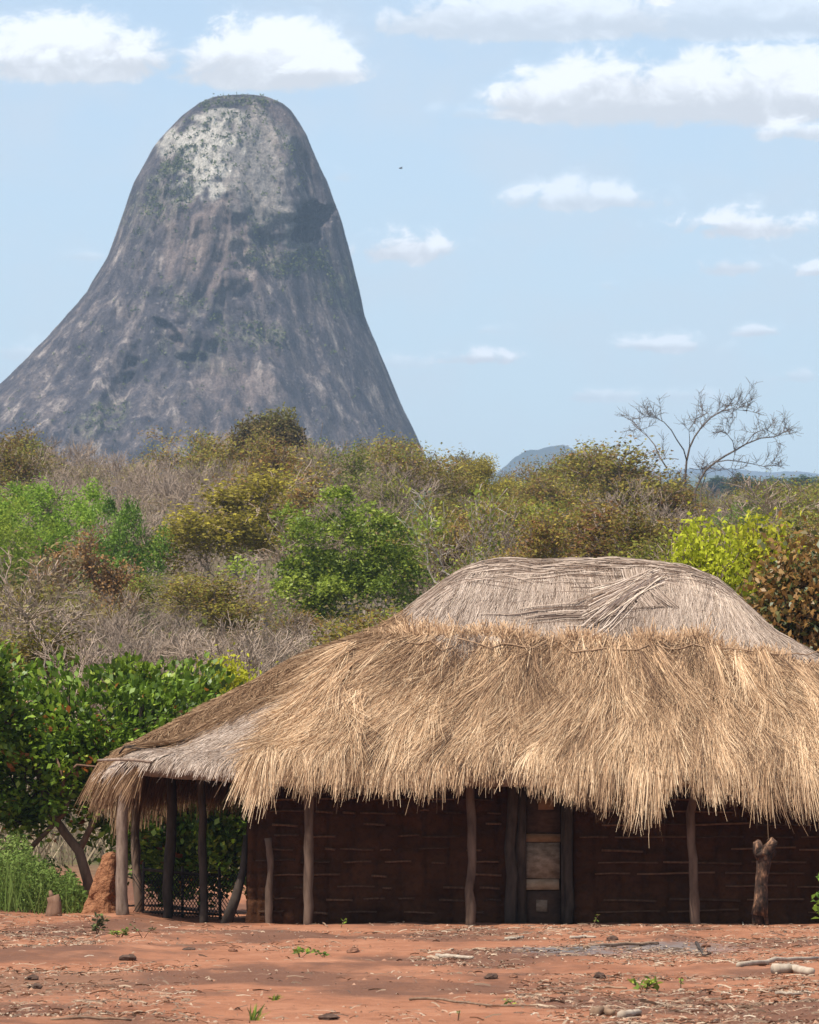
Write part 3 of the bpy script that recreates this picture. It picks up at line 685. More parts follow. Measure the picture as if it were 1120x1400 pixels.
M['thatch_base'] = None
m, h, out = newmat('old_thatch'); co = objco(h)
n1 = h.noise(h.scale(co, (14, 14, 2.5)), 1, 5, .65); n2 = h.noise(co, 1.6, 4)
c = h.ramp(n1, [(.3, (.09, .06, .04)), (.55, (.2, .145, .1)), (.75, (.3, .235, .17))])
principled(h, out, h.mix(h.mapr(n2, .4, .65, 0, .5), c, (.2, .165, .14)), .95, n1, .03, 1.0); M['thatch_base'] = m
ths = [('r', q) for q in np.linspace(-math.pi / 2, math.pi / 2, 70)] + [('l', q) for q in np.linspace(math.pi / 2, 1.5 * math.pi, 80)]
tt = np.linspace(0, 1, 26) ** .9; top = []; bot = []
for side, th in ths:
    rr = 1 / ((abs(math.cos(th)) / LS_) ** PP + (abs(math.sin(th)) / LF) ** PP) ** (1 / PP)
    bx = RX1 if side == 'r' else RX0
    x = bx + math.cos(th) * rr * tt; yv = RY0 + math.sin(th) * rr * tt
    z = roof_z(x, yv); top.append(np.stack([x, yv, z], -1))
    bot.append(np.stack([x * 1.0, yv, z - .16 - .05 * (1 - tt)], -1))
top = np.array(top); bot = np.array(bot); na_, nt = top.shape[:2]
V = np.concatenate([top.reshape(-1, 3), bot.reshape(-1, 3)])
i = (np.arange(na_)[:, None]) * nt; i2 = ((np.arange(na_) + 1) % na_)[:, None] * nt; j = np.arange(nt - 1)[None]; o_ = na_ * nt
F1 = np.stack([i + j, i + j + 1, i2 + j + 1, i2 + j], -1).reshape(-1, 4); F2 = F1[:, ::-1] + o_
e = np.arange(na_) * nt + nt - 1; e2 = np.roll(e, -1)
F3 = np.stack([e, e + o_, e2 + o_, e2], -1)
roof = link('roof', mesh('roof', V, np.concatenate([F1, F2, F3]), M['thatch_base'], True), hut)
# rafters seen from below in the porch
G_r = []
for q in range(7):
    x0 = -3.75 + .42 * q; G = Geo(); P = []
    for s_ in np.linspace(0, 1, 5):
        x = x0 + .25 + (1.2 - x0) * s_ * .55; yv = 72.35 + max(0, .7 - .25 * q) + (74.3 - 72.35) * s_ * .9; P.append([x, yv, float(roof_z(x, yv)) - .24])
    G.tube(P, .028, 6, rough=.1); link('rafter', G.me('rafter', M['bark_dark'], True), roof)

EDGE = [(230, 1050), (255, 1062), (300, 1088), (330, 1082), (345, 1116), (362, 1112), (385, 1074), (405, 1078), (425, 1096), (445, 1086), (462, 1104), (480, 1082), (530, 1078), (560, 1080), (620, 1076), (680, 1066), (720, 1072), (760, 1088), (800, 1096), (830, 1122), (860, 1138), (880, 1134), (905, 1128), (917, 1090), (926, 1064), (938, 1072), (955, 1090), (990, 1098), (1040, 1114), (1060, 1104), (1078, 1128), (1120, 1136), (1200, 1120), (1400, 1120)]
ex = np.array([(p[0] - 560) / 112 for p in EDGE]); ez = np.array([EYE + (1136 - p[1]) / 112 for p in EDGE])
def roll(P):
    rv = rng.normal(size=(len(P), 1, 3)); rv[..., 1] -= .5; rv[..., 2] += .5
    Wd = np.cross(np.gradient(P, axis=1), rv); return Wd / (np.linalg.norm(Wd, axis=2)[..., None] + 1e-9)
def strands(G, x, y, length, lean, tint, off=.03, lift=.04, wid=.0045, nseg=4, wav=.12, zb=None, grav=.5, edge=False):
    n = len(x); P = np.empty((n, nseg + 1, 3)); D = np.empty((n, nseg + 1, 3))
    pos = np.stack([x, y, roof_z(x, y) + off], -1); P[:, 0] = pos; d_last = None
    lean = lean.copy(); e_ = .04; alive = np.ones(n)
    for k in range(nseg):
        X_, Y2 = pos[:, 0], pos[:, 1]
        z0 = roof_z(X_, Y2); gx_ = (roof_z(X_ + e_, Y2) - z0) / e_; gy_ = (roof_z(X_, Y2 + e_) - z0) / e_
        g2 = np.sqrt(gx_ ** 2 + gy_ ** 2) + 1e-6
        d = np.stack([-gx_ / g2, -gy_ / g2, -g2], -1); d /= np.linalg.norm(d, axis=1)[:, None]
        nn = np.stack([-gx_, -gy_, np.ones(n)], -1); lat = np.cross(nn, d); lat /= np.linalg.norm(lat, axis=1)[:, None] + 1e-9
        lean = lean + rng.normal(0, wav, n)
        dr = d * np.cos(lean)[:, None] + lat * np.sin(lean)[:, None]
        t, _ = roof_t(X_, Y2); over = sstep(.93, 1.06, t)[:, None] * grav
        dr = dr * (1 - over) + np.array([0, 0, -1.0]) * over; dr /= np.linalg.norm(dr, axis=1)[:, None]
        step = (length / nseg) * alive
        new = pos + dr * step[:, None]
        tn, _ = roof_t(new[:, 0], new[:, 1]); on = tn < .97
        hgt = off + lift * ((k + 1) / nseg) ** 1.5
        new[:, 2] = np.where(on, roof_z(new[:, 0], new[:, 1]) + hgt, new[:, 2])
        if zb is not None:
            alive = alive * np.where(new[:, 2] < zb + (np.interp(new[:, 0], ex, ez) + .11 * vnoise(new[:, 0] * 6.5, 3.3) + .06 * vnoise(new[:, 0] * 17, 8.3) if edge else 0), .03, 1.0)
        P[:, k + 1] = new; D[:, k] = dr; pos = new
    D[:, nseg] = D[:, nseg - 1]
    rv = rng.normal(size=(n, 3)); rv[:, 1] -= .5; rv[:, 2] += .4
    Wd = np.cross(D, np.repeat(rv[:, None], nseg + 1, 1)); Wd /= np.linalg.norm(Wd, axis=2)[..., None] + 1e-9
    taper = np.linspace(1, .35, nseg + 1)[None, :, None] * (np.broadcast_to(wid, (n,))[:, None, None])
    G.ribbons(P, Wd * taper, tint)

M['straw'] = tint_mat('golden_straw', [(0, (.085, .046, .026)), (.25, (.27, .16, .09)), (.5, (.47, .3, .172)), (.78, (.66, .45, .27)), (1, (.8, .6, .39))], .7, .12)
M['grey_straw'] = tint_mat('weathered_straw', [(0, (.17, .12, .09)), (.25, (.35, .265, .205)), (.55, (.54, .43, .345)), (.85, (.64, .53, .44)), (1, (.68, .56, .43))], .75, .08)

def skirt_top(x): return .372 + .015 * vnoise(np.asarray(x) * 2.2, 1) + .11 * sstep(3.0, 5.3, x) + .12 * sstep(5.3, 7, x)
def bundle_field(nb, per, xr, tr, side=-1, spread=(.09, .12), seed=0):
    """bundle centres by x and t on the front (side -1) or back slope; returns scattered strand roots"""
    bx = rng.uniform(*xr, nb); bt = rng.uniform(*tr, nb)
    dxn = np.where(bx < RX0, (RX0 - bx) / LS_, np.where(bx > RX1, (bx - RX1) / LS_, 0))
    ok = bt > dxn + .01; bx, bt, dxn = bx[ok], bt[ok], dxn[ok]
    by = RY0 + side * LF * (bt ** PP - dxn ** PP) ** (1 / PP)
    k = len(bx); ids = np.repeat(np.arange(k), per)
    x = bx[ids] + rng.normal(0, spread[0], len(ids)); y = by[ids] + rng.normal(0, spread[1], len(ids))
    return ids, x, y, bx, bt, k

# weathered upper thatch: dome and the bare patch over the porch
G = Geo()
ids, x, y, bx, bt, k = bundle_field(760, 60, (-.9, 7.0), (.0, .56), spread=(.14, .1)); kb = (bt < skirt_top(bx) + .06)[ids]; ids, x, y = ids[kb], x[kb], y[kb]
ln = (np.where(bx < 1.6, -.12, .05) + .3 * vnoise(bx * .8, bt * 6))[ids] + rng.normal(0, .12, len(x))
tn = np.clip(.5 + (.16 * vnoise(bx * 1.1, bt * 5) + np.where(bx < 2.2, .08, -.08))[ids] + rng.normal(0, .2, k)[ids] * .55 + rng.normal(0, .17, len(x)), 0, 1)  # tint raised left, lowered right: light from the left put into the straw
strands(G, x, y, rng.uniform(.35, .85, len(x)), ln, tn, .02, .025, rng.uniform(.003, .0055, len(x)), 4, .07)
# back slope and crest
ids, x, y, bx, bt, k = bundle_field(200, 50, (-.6, 6.2), (.0, .9), side=1, spread=(.16, .14))
strands(G, x, y, rng.uniform(.4, .9, len(x)), rng.normal(0, .15, len(x)), np.clip(rng.normal(.45, .2, len(x)), 0, 1), .02, .03, .005, 3, .08)
# the ridge: reeds laid along the crest
n = 800; x = rng.uniform(.2, 4.0, n); y = RY0 + rng.normal(-.28, .16, n)
z = roof_z(x, y) + .03; d = np.stack([np.ones(n), rng.normal(0, .1, n), np.zeros(n)], -1) * rng.uniform(.25, .6, n)[:, None]
P = np.stack([np.stack([x, y, z], -1) + d * (q - .5) for q in np.linspace(0, 1, 4)], 1); P[..., 2] = roof_z(P[..., 0], P[..., 1]) + .02 + rng.uniform(0, .035, (n, 1))
G.ribbons(P, roll(P) * .0045, np.clip(rng.normal(.35, .22, n), 0, 1))
# old thatch over the porch corner, its cut edge
ids, x, y, bx, bt, k = bundle_field(260, 70, (-3.75, -1.0), (.55, .97), spread=(.1, .08))
ln = (-.1 + .2 * vnoise(bx * 2, bt * 6))[ids] + rng.normal(0, .12, len(x))
tn = np.clip(.5 + rng.normal(0, .12, k)[ids] + rng.normal(0, .18, len(x)), 0, 1)
strands(G, x, y, rng.uniform(.3, .6, len(x)), ln, tn, .02, .03, .0045, 4, .07, zb=1.9 + .1 * vnoise(x * 6, 0) + rng.uniform(-.05, .05, len(x)), grav=.3)
old = link('old_thatch', G.me('old_thatch', M['grey_straw']), hut, kind='stuff', label='weathered grey straw of the dome and over the porch')

# the new straw skirt hung over the lower half, in tied bundles
G = Geo()
def skirt(nb, per, xr, tr, lmin, lmax, spread, off, lift, wd, tone=0.0, lam=1.0, wav=.055, band=9):
    ids, x, y, bx, bt, k = bundle_field(nb, per, xr, tr, spread=spread)
    # left edge of the skirt runs from (255,1060) up to (480,880) in the photograph
    lim = -1.95 + (1 - np.clip((bt - .34) / .6, 0, 1)) * 1.5
    okb = (bx > lim) & (bt > skirt_top(bx) - (0 if tr[0] > .37 else .006)) & (bt < skirt_top(bx) + band); keep = okb[ids]; ids, x, y = ids[keep], x[keep], y[keep]
    l0 = np.interp(bx, [-3, -1, .6, 1.8, 2.6, 5, 6], [.0, -.25, -.38, -.22, -.04, .08, .25]) + .3 * vnoise(bx * 1.3 + 3, bt * 3) + rng.normal(0, .13, k)
    tb = .52 + tone + .14 * vnoise(bx * 1.7, bt * 3.5) - .1 * (1 - sstep(.4, .62, bt)) + rng.normal(0, .19, k)
    ln = l0[ids] * lam + rng.normal(0, .09 if spread[0] < .05 else .26, len(x)); tn = np.clip(tb[ids] + rng.normal(0, .3, len(x)), 0, 1)
    zb = .04 + rng.normal(0, .045, len(x)) + rng.uniform(-.1, .26, k)[ids]
    strands(G, x, y, rng.uniform(lmin, lmax, len(x)) * (rng.uniform(.85, 1.15, k))[ids], ln, tn, off, lift, wd, 6, wav, zb=zb, edge=True)
skirt(300, 50, (-2.9, 7.2), (.68, 1.0), .4, .9, (.09, .06), .05, .03, .0035, -.1)
skirt(520, 62, (-2.9, 7.2), (.5, .9), .6, 1.15, (.075, .08), .08, .05, .0035)
skirt(420, 60, (-2.6, 7.2), (.375, .7), .6, 1.2, (.075, .08), .09, .06, .0035)
skirt(110, 75, (-2.6, 7.0), (.42, .8), .8, 1.3, (.04, .05), .12, .05, .004, .03)
skirt(330, 50, (-2.2, 7.0), (.362, .6), .25, .6, (.1, .04), .07, .05, .004, -.06, 1.6, .2, band=.05)
skirt(70, 70, (-2.0, -.6), (.45, .93), .5, .95, (.05, .06), .2, .05, .004, .06)
skirt(150, 40, (-2.0, 7.0), (.72, .95), .7, 1.2, (.018, .03), .1, .05, .005, .12)
# stubble standing up above the binding
n = 5200; x = rng.uniform(-1.2, 6.6, n); tq = skirt_top(x) + rng.normal(0, .008, n)
dxn = np.where(x < RX0, (RX0 - x) / LS_, np.where(x > RX1, (x - RX1) / LS_, 0)); ok = tq > dxn + .02; x, tq, dxn = x[ok], tq[ok], dxn[ok]; n = len(x)
y = RY0 - LF * (tq ** PP - dxn ** PP) ** (1 / PP); p0 = np.stack([x, y, roof_z(x, y) + .02], -1)
d = np.stack([rng.normal(0, .4, n), rng.normal(.25, .25, n), rng.normal(.75, .25, n)], -1); L = rng.uniform(.04, .2, n) * (1 + .5 * vnoise(x * 3, 7))
P = np.stack([p0, p0 + d * L[:, None] * .5, p0 + d * L[:, None] + np.array([0, 0, -.01])], 1)
Wd = np.zeros_like(P); Wd[..., 0] = .0045; G.ribbons(P, Wd, np.clip(rng.normal(.55, .2, n), 0, 1))
new = link('straw_skirt', G.me('straw_skirt', M['straw']), hut, kind='stuff', label='golden shaggy straw skirt hung over the lower roof')
print('skirt', len(new.data.polygons), 'old', len(old.data.polygons))
# rolled brown straw along the left hip, and the fringe on the porch's far and left eaves
G = Geo()
M['brown_straw'] = tint_mat('brown_straw', [(0, (.1, .055, .03)), (.4, (.26, .155, .085)), (.75, (.4, .26, .15)), (1, (.55, .4, .25))], .8, .1)
n = 9000; s_ = rng.random(n); x = -3.7 + 3.6 * s_ + rng.normal(0, .1, n); y = 74.05 + .2 * rng.normal(size=n) - .25 * s_
strands(G, x, y, rng.uniform(.3, .8, n), rng.normal(.0, .3, n), np.clip(rng.normal(.45, .2, n), 0, 1), .06, .07, .005, 4, .15)
n = 9000; x = rng.uniform(-3.9, -.6, n); y = rng.uniform(74.3, 77.2, n)
strands(G, x, y, rng.uniform(.5, 1.0, n), rng.normal(0, .2, n), np.clip(rng.normal(.42, .2, n), 0, 1), .03, .05, .005, 4, .12, zb=np.full(n, 1.55) + rng.uniform(-.12, .25, n), grav=.8)
# hanging fringe: left end and along the back eave
nf = 9000; th = rng.uniform(math.pi * .56, math.pi * 1.12, nf)
rr = .985 / ((np.abs(np.cos(th)) / LS_) ** PP + (np.abs(np.sin(th)) / LF) ** PP) ** (1 / PP)
x = RX0 + np.cos(th) * rr; y = RY0 + np.sin(th) * rr; z = roof_z(x, y)
L = rng.uniform(.2, .42, nf) * (1 + .25 * vnoise(th * 14, 2)); dl = np.stack([np.cos(th) * .25, np.sin(th) * .2, -np.ones(nf)], -1) + rng.normal(0, .16, (nf, 3)); dl[:, 2] = -np.abs(dl[:, 2])
P = np.stack([np.stack([x, y, z], -1) + dl * (L * q)[:, None] + np.stack([np.cos(th) * .1 * q, 0 * th, -.1 * q * q * np.ones(nf)], -1) for q in np.linspace(0, 1, 5)], 1)
rv = rng.normal(size=(nf, 1, 3)); Wd = np.cross(np.gradient(P, axis=1), rv); Wd /= np.linalg.norm(Wd, axis=2)[..., None] + 1e-9
G.ribbons(P, Wd * .005 * np.linspace(1, .5, 5)[None, :, None], np.clip(rng.normal(.45, .2, nf), 0, 1))
link('straw_edge', G.me('straw_edge', M['brown_straw']), hut, kind='stuff', label='brown rolled straw along the porch roof edge')
# crossed sheaf lying on the dome, loose reeds
G = Geo()
n = 210; q = rng.random(n); x0 = 3.2 + rng.normal(0, .08, n); x1 = 2.25 + rng.normal(0, .13, n); y0 = 74.05 + rng.normal(0, .05, n); y1 = 73.55 + rng.normal(0, .09, n)
a0 = rng.uniform(0, .35, n); a1 = rng.uniform(.65, 1, n)
f = np.linspace(0, 1, 5)[None]; g_ = a0[:, None] + (a1 - a0)[:, None] * f
Xq = x0[:, None] + (x1 - x0)[:, None] * g_; Yq = y0[:, None] + (y1 - y0)[:, None] * g_
P = np.stack([Xq, Yq, roof_z(Xq, Yq) + .05 + rng.uniform(0, .05, (n, 1))], -1); G.ribbons(P, roll(P) * .005, np.clip(rng.normal(.6, .28, n), 0, 1))
n = 45; x0 = rng.normal(2.0, .35, n); y0 = 73.6 + rng.normal(0, .03, n); f = np.linspace(-.5, .5, 5)[None] * rng.uniform(.4, .8, (n, 1))
Xq = x0[:, None] + f; Yq = y0[:, None] + f * .06; P = np.stack([Xq, Yq, roof_z(Xq, Yq) + .05 + rng.uniform(0, .03, (n, 1))], -1); G.ribbons(P, roll(P) * .0045, np.clip(rng.normal(.3, .2, n), 0, 1))
n = 110; x0 = 2.95 + rng.normal(0, .12, n); f = np.linspace(0, 1, 5)[None] * np.ones((n, 1)); Xq = x0[:, None] + .35 * f ** 2 * rng.uniform(.3, 1.2, (n, 1)) - .1; Yq = 74.1 - .45 * f
P = np.stack([Xq, Yq, roof_z(Xq, Yq) + .05 + rng.uniform(0, .03, (n, 1))], -1); G.ribbons(P, roll(P) * .0045, np.clip(rng.normal(.35, .2, n), 0, 1))
link('loose_sheaf', G.me('loose_sheaf', M['grey_straw']), hut, kind='stuff', label='loose sheaf of grey reeds lying across the dome')
# binding cord across the top of the skirt
M['cord'] = bark_mat('bark_cord', (.2, .12, .07), (.4, .27, .17), 30)
for xa, xb, tq in ((-.6, .55, .44), (.6, 1.7, .425), (1.9, 3.0, .43), (3.1, 4.3, .435), (4.4, 5.6, .45)):
    xs = np.linspace(xa, xb, 9); dxn = np.where(xs < RX0, (RX0 - xs) / LS_, np.where(xs > RX1, (xs - RX1) / LS_, 0)); tq2 = np.maximum(tq + .012 * rng.normal(size=9), dxn + .03)
    yv = RY0 - LF * (tq2 ** PP - dxn ** PP) ** (1 / PP); G = Geo(); G.tube(np.stack([xs, yv, roof_z(xs, yv) + .115], -1), .008, 5)
    link('binding_cord', G.me('binding_cord', M['cord'], True), new)

# ---- walls
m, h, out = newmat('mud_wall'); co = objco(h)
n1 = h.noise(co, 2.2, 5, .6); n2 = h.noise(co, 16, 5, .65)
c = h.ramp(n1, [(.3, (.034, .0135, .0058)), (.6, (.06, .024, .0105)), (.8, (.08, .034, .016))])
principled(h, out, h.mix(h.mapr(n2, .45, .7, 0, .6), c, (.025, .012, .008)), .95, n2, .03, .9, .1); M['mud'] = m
WY = 72.4; WX0, WX1 = -2.0, 6.3; DX0, DX1 = 1.26, 2.0
def mud_panel(name, a_, b_, z1=2.25, nrm=(0, -1), thick=.16):
    """a wall panel from plan point a to b, daubed unevenly between the lath rows"""
    a_ = np.array(a_); b_ = np.array(b_); L = np.linalg.norm(b_ - a_); nx = max(int(L / .035), 4); nz = 60
    s_ = np.linspace(0, 1, nx); zz = np.linspace(-.08, z1, nz); SS, ZZ = np.meshgrid(s_, zz)
    XX = a_[0] + (b_[0] - a_[0]) * SS; YY = a_[1] + (b_[1] - a_[1]) * SS
    d = .028 * fbm(XX * 5 + YY * 5, ZZ * 5, 1, 4) + .022 * vnoise((XX + YY) * 3.2, ZZ * 6.5) - .03 * (np.abs(((ZZ / .155) % 1) - .5) > .38) * (vnoise((XX + YY) * 2.5, np.floor(ZZ / .155) * 3.7) > -.1)
    d -= .04 * (np.abs((((XX + YY) / .3 + .08 * vnoise(ZZ * 3, 0)) % 1) - .5) > .44)
    V = np.stack([XX + nrm[0] * d, YY + nrm[1] * d, ZZ], -1).reshape(-1, 3)
    bk = np.stack([XX - nrm[0] * thick, YY - nrm[1] * thick, ZZ], -1).reshape(-1, 3)
    i = np.arange(nz - 1)[:, None] * nx + np.arange(nx - 1)[None]; F1 = np.stack([i, i + 1, i + nx + 1, i + nx], -1).reshape(-1, 4); o_ = nx * nz
    F2 = F1[:, ::-1] + o_; el_ = np.arange(nz - 1) * nx; er = el_ + nx - 1
    F3 = np.stack([el_, el_ + nx, el_ + nx + o_, el_ + o_], -1); F4 = np.stack([er + nx, er, er + o_, er + nx + o_], -1)
    tl = (nz - 1) * nx + np.arange(nx - 1); F5 = np.stack([tl, tl + 1, tl + 1 + o_, tl + o_], -1)
    return link(name, mesh(name, np.concatenate([V, bk]), np.concatenate([F1, F2, F3, F4, F5]), M['mud'], False), hut)
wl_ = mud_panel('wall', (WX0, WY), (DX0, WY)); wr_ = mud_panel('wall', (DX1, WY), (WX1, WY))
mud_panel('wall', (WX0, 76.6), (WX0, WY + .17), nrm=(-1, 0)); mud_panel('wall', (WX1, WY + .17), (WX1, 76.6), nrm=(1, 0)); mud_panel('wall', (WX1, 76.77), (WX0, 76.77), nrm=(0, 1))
lath_mat = bark_mat('lath_cane', (.058, .029, .016), (.12, .064, .036), 9, .5)
LATH = []
for q in range(6):
    G = Geo(); xs = np.linspace(0, 1, 7); G.tube(np.stack([xs, np.zeros(7), .0025 * np.cumsum(rng.normal(size=7))], -1), .0135 * rng.uniform(.8, 1.2), 5, rough=.1); LATH.append(G.me('lath', lath_mat, True))
for wall_, xa, xb, dens in ((wl_, WX0 + .05, DX0 - .12, .8), (wr_, DX1 + .1, WX1 - .1, .93)):
    for q in range(1, 14):
        z = .155 * q - .01; x = xa + rng.uniform(0, .3)
        while x < xb - .1:
            L = min(rng.uniform(.12, .5) if dens < .85 else rng.uniform(.35, 1.1), xb - x)
            if rng.random() < dens: link('lath', LATH[rng.integers(6)], wall_, loc=(x, WY - .036 + rng.uniform(-.012, .012), z + rng.normal(0, .008)), rot=(rng.uniform(0, 6), 0, 0) if False else (0, rng.normal(0, .008), 0), scale=(L, 1, 1))
            x += L + rng.uniform(.03, .2 if dens > .85 else .4)
# door: two dark jamb posts, boards and sacking filling the opening
for x, r in ((DX0 - .0, .07), (DX1 - .05, .06)):
    G = Geo(); zz = np.linspace(-.1, 2.3, 8); G.tube(np.stack([x + .02 * rng.normal(size=8) * .6, np.full(8, WY - .06), zz], -1), r, 8, rough=.06); link('door_post', G.me('door_post', M['bark_dark'], True), hut)
door = link('door', None, hut, loc=(0, 0, 0))
for xa, xb in ((DX0 + .04, DX0 + .18), (DX1 - .13, DX1 + .02)):
    G = Geo(); G.box((xa, WY - .02, -.05), (xb, WY + .1, 2.2), rough=.008); link('door_frame', G.me('door_frame', M['bark_dark']), door)
def flat_mat(name, a_, b_, sc=6):
    m, h, out = newmat(name); n = h.noise(h.scale(objco(h), (1, 1, 2)), sc, 5, .6); principled(h, out, h.ramp(n, [(.35, a_), (.65, b_)]), .9, n, .01, .4); return m
M['board_tan'] = flat_mat('board_tan', (.2, .14, .085), (.33, .25, .17)); M['board_brown'] = flat_mat('board_brown', (.15, .085, .04), (.22, .13, .07)); M['board_dark'] = flat_mat('board_dark', (.035, .02, .013), (.07, .04, .026)); M['sack'] = flat_mat('sacking', (.13, .095, .065), (.26, .2, .145), 9)
def dz(py): return EYE + (1136 - py) / 110.4
def dxp(px): return (px - 560) / 110.4
for a_, b_, y0, y1, mt, nm, dy in ((719, 766, 1080, 1139, 'board_dark', 'board', .02), (736, 757, 1088, 1107, 'board_brown', 'board', -.005), (719, 766, 1140, 1151, 'board_brown', 'board', .0), (719, 765, 1152, 1201, 'sack', 'sacking', .01), (718, 764, 1202, 1216, 'board_tan', 'board', -.004), (718, 766, 1217, 1272, 'board_dark', 'board', .03), (733, 748, 1230, 1246, 'sack', 'patch', .005)):
    G = Geo(); G.box((dxp(a_), WY + dy, dz(y1)), (dxp(b_), WY + dy + .025, dz(y0)), rough=.004); link(nm, G.me(nm, M[mt]), door)
# posts carrying the eaves
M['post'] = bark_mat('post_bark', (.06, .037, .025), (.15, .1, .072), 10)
M['post_lit'] = bark_mat('sunlit_post_bark', (.12, .08, .058), (.32, .235, .18), 16)  # lighter copy of the post bark, sunlight put into its colour
def post(x, y, z1, r, bend, par=hut, mat='post', name='post', seed=0):
    g = np.random.default_rng(seed); zz = np.linspace(-.12, z1, 12); g0 = float(ground_z(x, y))
    bx = bend * np.sin(np.linspace(0, 1, 12) * math.pi * 1.2) + .012 * np.cumsum(g.normal(size=12))
    G = Geo(); G.tube(np.stack([x + bx - bx[0], y + .01 * np.cumsum(g.normal(size=12)), g0 + zz], -1), r * np.linspace(1.08, .9, 12) * (1 + .06 * g.normal(size=12)), 9, rough=.07)
    return link(name, G.me(name, M[mat], True), par)
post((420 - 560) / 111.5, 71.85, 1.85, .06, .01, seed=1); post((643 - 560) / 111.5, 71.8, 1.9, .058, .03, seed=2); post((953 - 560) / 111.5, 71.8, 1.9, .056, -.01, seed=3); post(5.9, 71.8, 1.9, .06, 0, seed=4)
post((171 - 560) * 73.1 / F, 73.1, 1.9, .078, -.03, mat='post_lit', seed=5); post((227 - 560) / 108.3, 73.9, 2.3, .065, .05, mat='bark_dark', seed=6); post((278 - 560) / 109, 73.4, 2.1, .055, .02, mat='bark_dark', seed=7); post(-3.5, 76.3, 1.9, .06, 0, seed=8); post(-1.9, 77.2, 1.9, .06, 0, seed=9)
post((369 - 560) / 110.6, WY - .07, 1.05, .045, .01, name='wall_stake', seed=10)
# eave poles of the porch
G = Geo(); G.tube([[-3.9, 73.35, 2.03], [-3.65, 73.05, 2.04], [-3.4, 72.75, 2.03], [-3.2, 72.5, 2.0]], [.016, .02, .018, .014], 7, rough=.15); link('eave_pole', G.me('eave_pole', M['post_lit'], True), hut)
G = Geo(); G.tube([[-3.62, 73.1, 2.12], [-3.55, 73.0, 2.2], [-3.42, 72.95, 2.21]], .013, 6); G.tube([[-3.55, 73.0, 2.19], [-3.3, 72.85, 2.17]], .01, 6); link('eave_stick', G.me('eave_stick', M['bark_dark'], True), hut)

# woven lattice screen between the porch posts
scr = link('lattice_screen', None, label='dark low woven lattice screen between the porch posts', cat='screen', loc=(0, 0, 0))
SY = 75.0; sx = lambda p: (p - 560) * SY / F; g0 = .06
for nm, pts, r in (('rail', [[sx(195), SY, .66], [sx(230), SY, .63], [sx(262), SY + .05, .6], [sx(303), SY, .58]], .022), ('rail', [[sx(195), SY, .12], [sx(303), SY, .08]], .018), ('stake', [[sx(196), SY, -.05], [sx(197), SY, .75]], .022), ('stake', [[sx(302), SY, -.05], [sx(300), SY, .68]], .022), ('stake', [[sx(250), SY + .03, -.05], [sx(250), SY + .03, .7]], .02)):
    G = Geo(); G.tube(pts, r, 6, rough=.12); link(nm, G.me(nm, M['bark_dark'], True), scr)
G = Geo()
for q in range(26):
    x0 = sx(192) + q * .042
    G.tube([[x0 - .12, SY - .01, .05], [x0 + .22, SY - .012, .6]], .006, 3); G.tube([[x0 + .22, SY + .012, .05], [x0 - .12, SY + .01, .6]], .006, 3)
link('lattice', G.me('lattice', M['bark_dark']), scr, kind='stuff')
# dark pole leaning on the wall end
G = Geo(); G.tube([[-2.28, 72.5, -.02], [-2.15, 72.55, .32], [-2.06, 72.6, .66], [-2.03, 72.62, 1.1]], [.07, .065, .05, .03], 8, rough=.12)
link('leaning_log', G.me('leaning_log', M['bark_dark'], True), label='dark log leaning against the left end of the mud wall', cat='log')

# ------------------------------------------------------------------ beside the hut
def rock_pillar():
    zz = np.linspace(0, 1, 26); k = 26; an = np.arange(k) * 2 * math.pi / k
    x0 = (146 - 560) * 74 / F; y0 = 74.0; g0 = float(ground_z(x0, y0)); V = []
    for t in zz:
        w_ = np.interp(t, [0, .12, .35, .6, .85, .95, 1], [.30, .26, .21, .17, .13, .11, .05]); cx_ = np.interp(t, [0, .5, 1], [-.03, .01, .07])
        z = -.06 + t * .74; x = cx_ + np.cos(an) * w_ * .8; y = np.sin(an) * w_ * .8
        d = 1 + .22 * fbm(x * 7, y * 7 + 3, z * 7, 4)
        V.append(np.stack([cx_ + (x - cx_) * d, y * d, np.full(k, z) + .03 * vnoise(x * 9, y * 9, 1) * (t > .8)], -1))
    V = np.array(V); i = np.arange(25)[:, None] * k; j = np.arange(k)[None]; j2 = (j + 1) % k
    Fq = np.stack([i + j, i + j2, i + k + j2, i + k + j], -1).reshape(-1, 4)
    V = np.concatenate([V.reshape(-1, 3), [[.07, 0, .69]]]); 
    fl = [list(map(int, q)) for q in Fq] + [[25 * k + q, 25 * k + (q + 1) % k, 26 * k] for q in range(k)]
    m, h, out = newmat('termite_earth'); co = objco(h); n1 = h.noise(co, 9, 6, .65); n2 = h.noise(co, 28, 4, .6)
    principled(h, out, h.mix(h.mapr(n2, .5, .7, 0, .5), h.ramp(n1, [(.32, (.13, .055, .028)), (.5, (.27, .12, .06)), (.7, (.38, .19, .1))]), (.2, .085, .045)), .95, h.math('ADD', n1, n2), .05, 1.0, .05)
    link('termite_mound', mesh('termite_mound', V, fl, m, False), label='reddish-brown earthen termite mound beside the front porch post', cat='mound', loc=(x0 - .03, y0, g0), scale=(1.15, 1.1, 1.1))
rock_pillar()
M['char'] = None
m, h, out = newmat('charred_wood'); co = objco(h); n1 = h.noise(h.scale(co, (1, 1, .5)), 11, 6, .65)
principled(h, out, h.ramp(n1, [(.38, (.012, .009, .007)), (.52, (.06, .033, .022)), (.63, (.24, .13, .075)), (.75, (.5, .33, .2))]), .85, n1, .04, 1.0); M['char'] = m
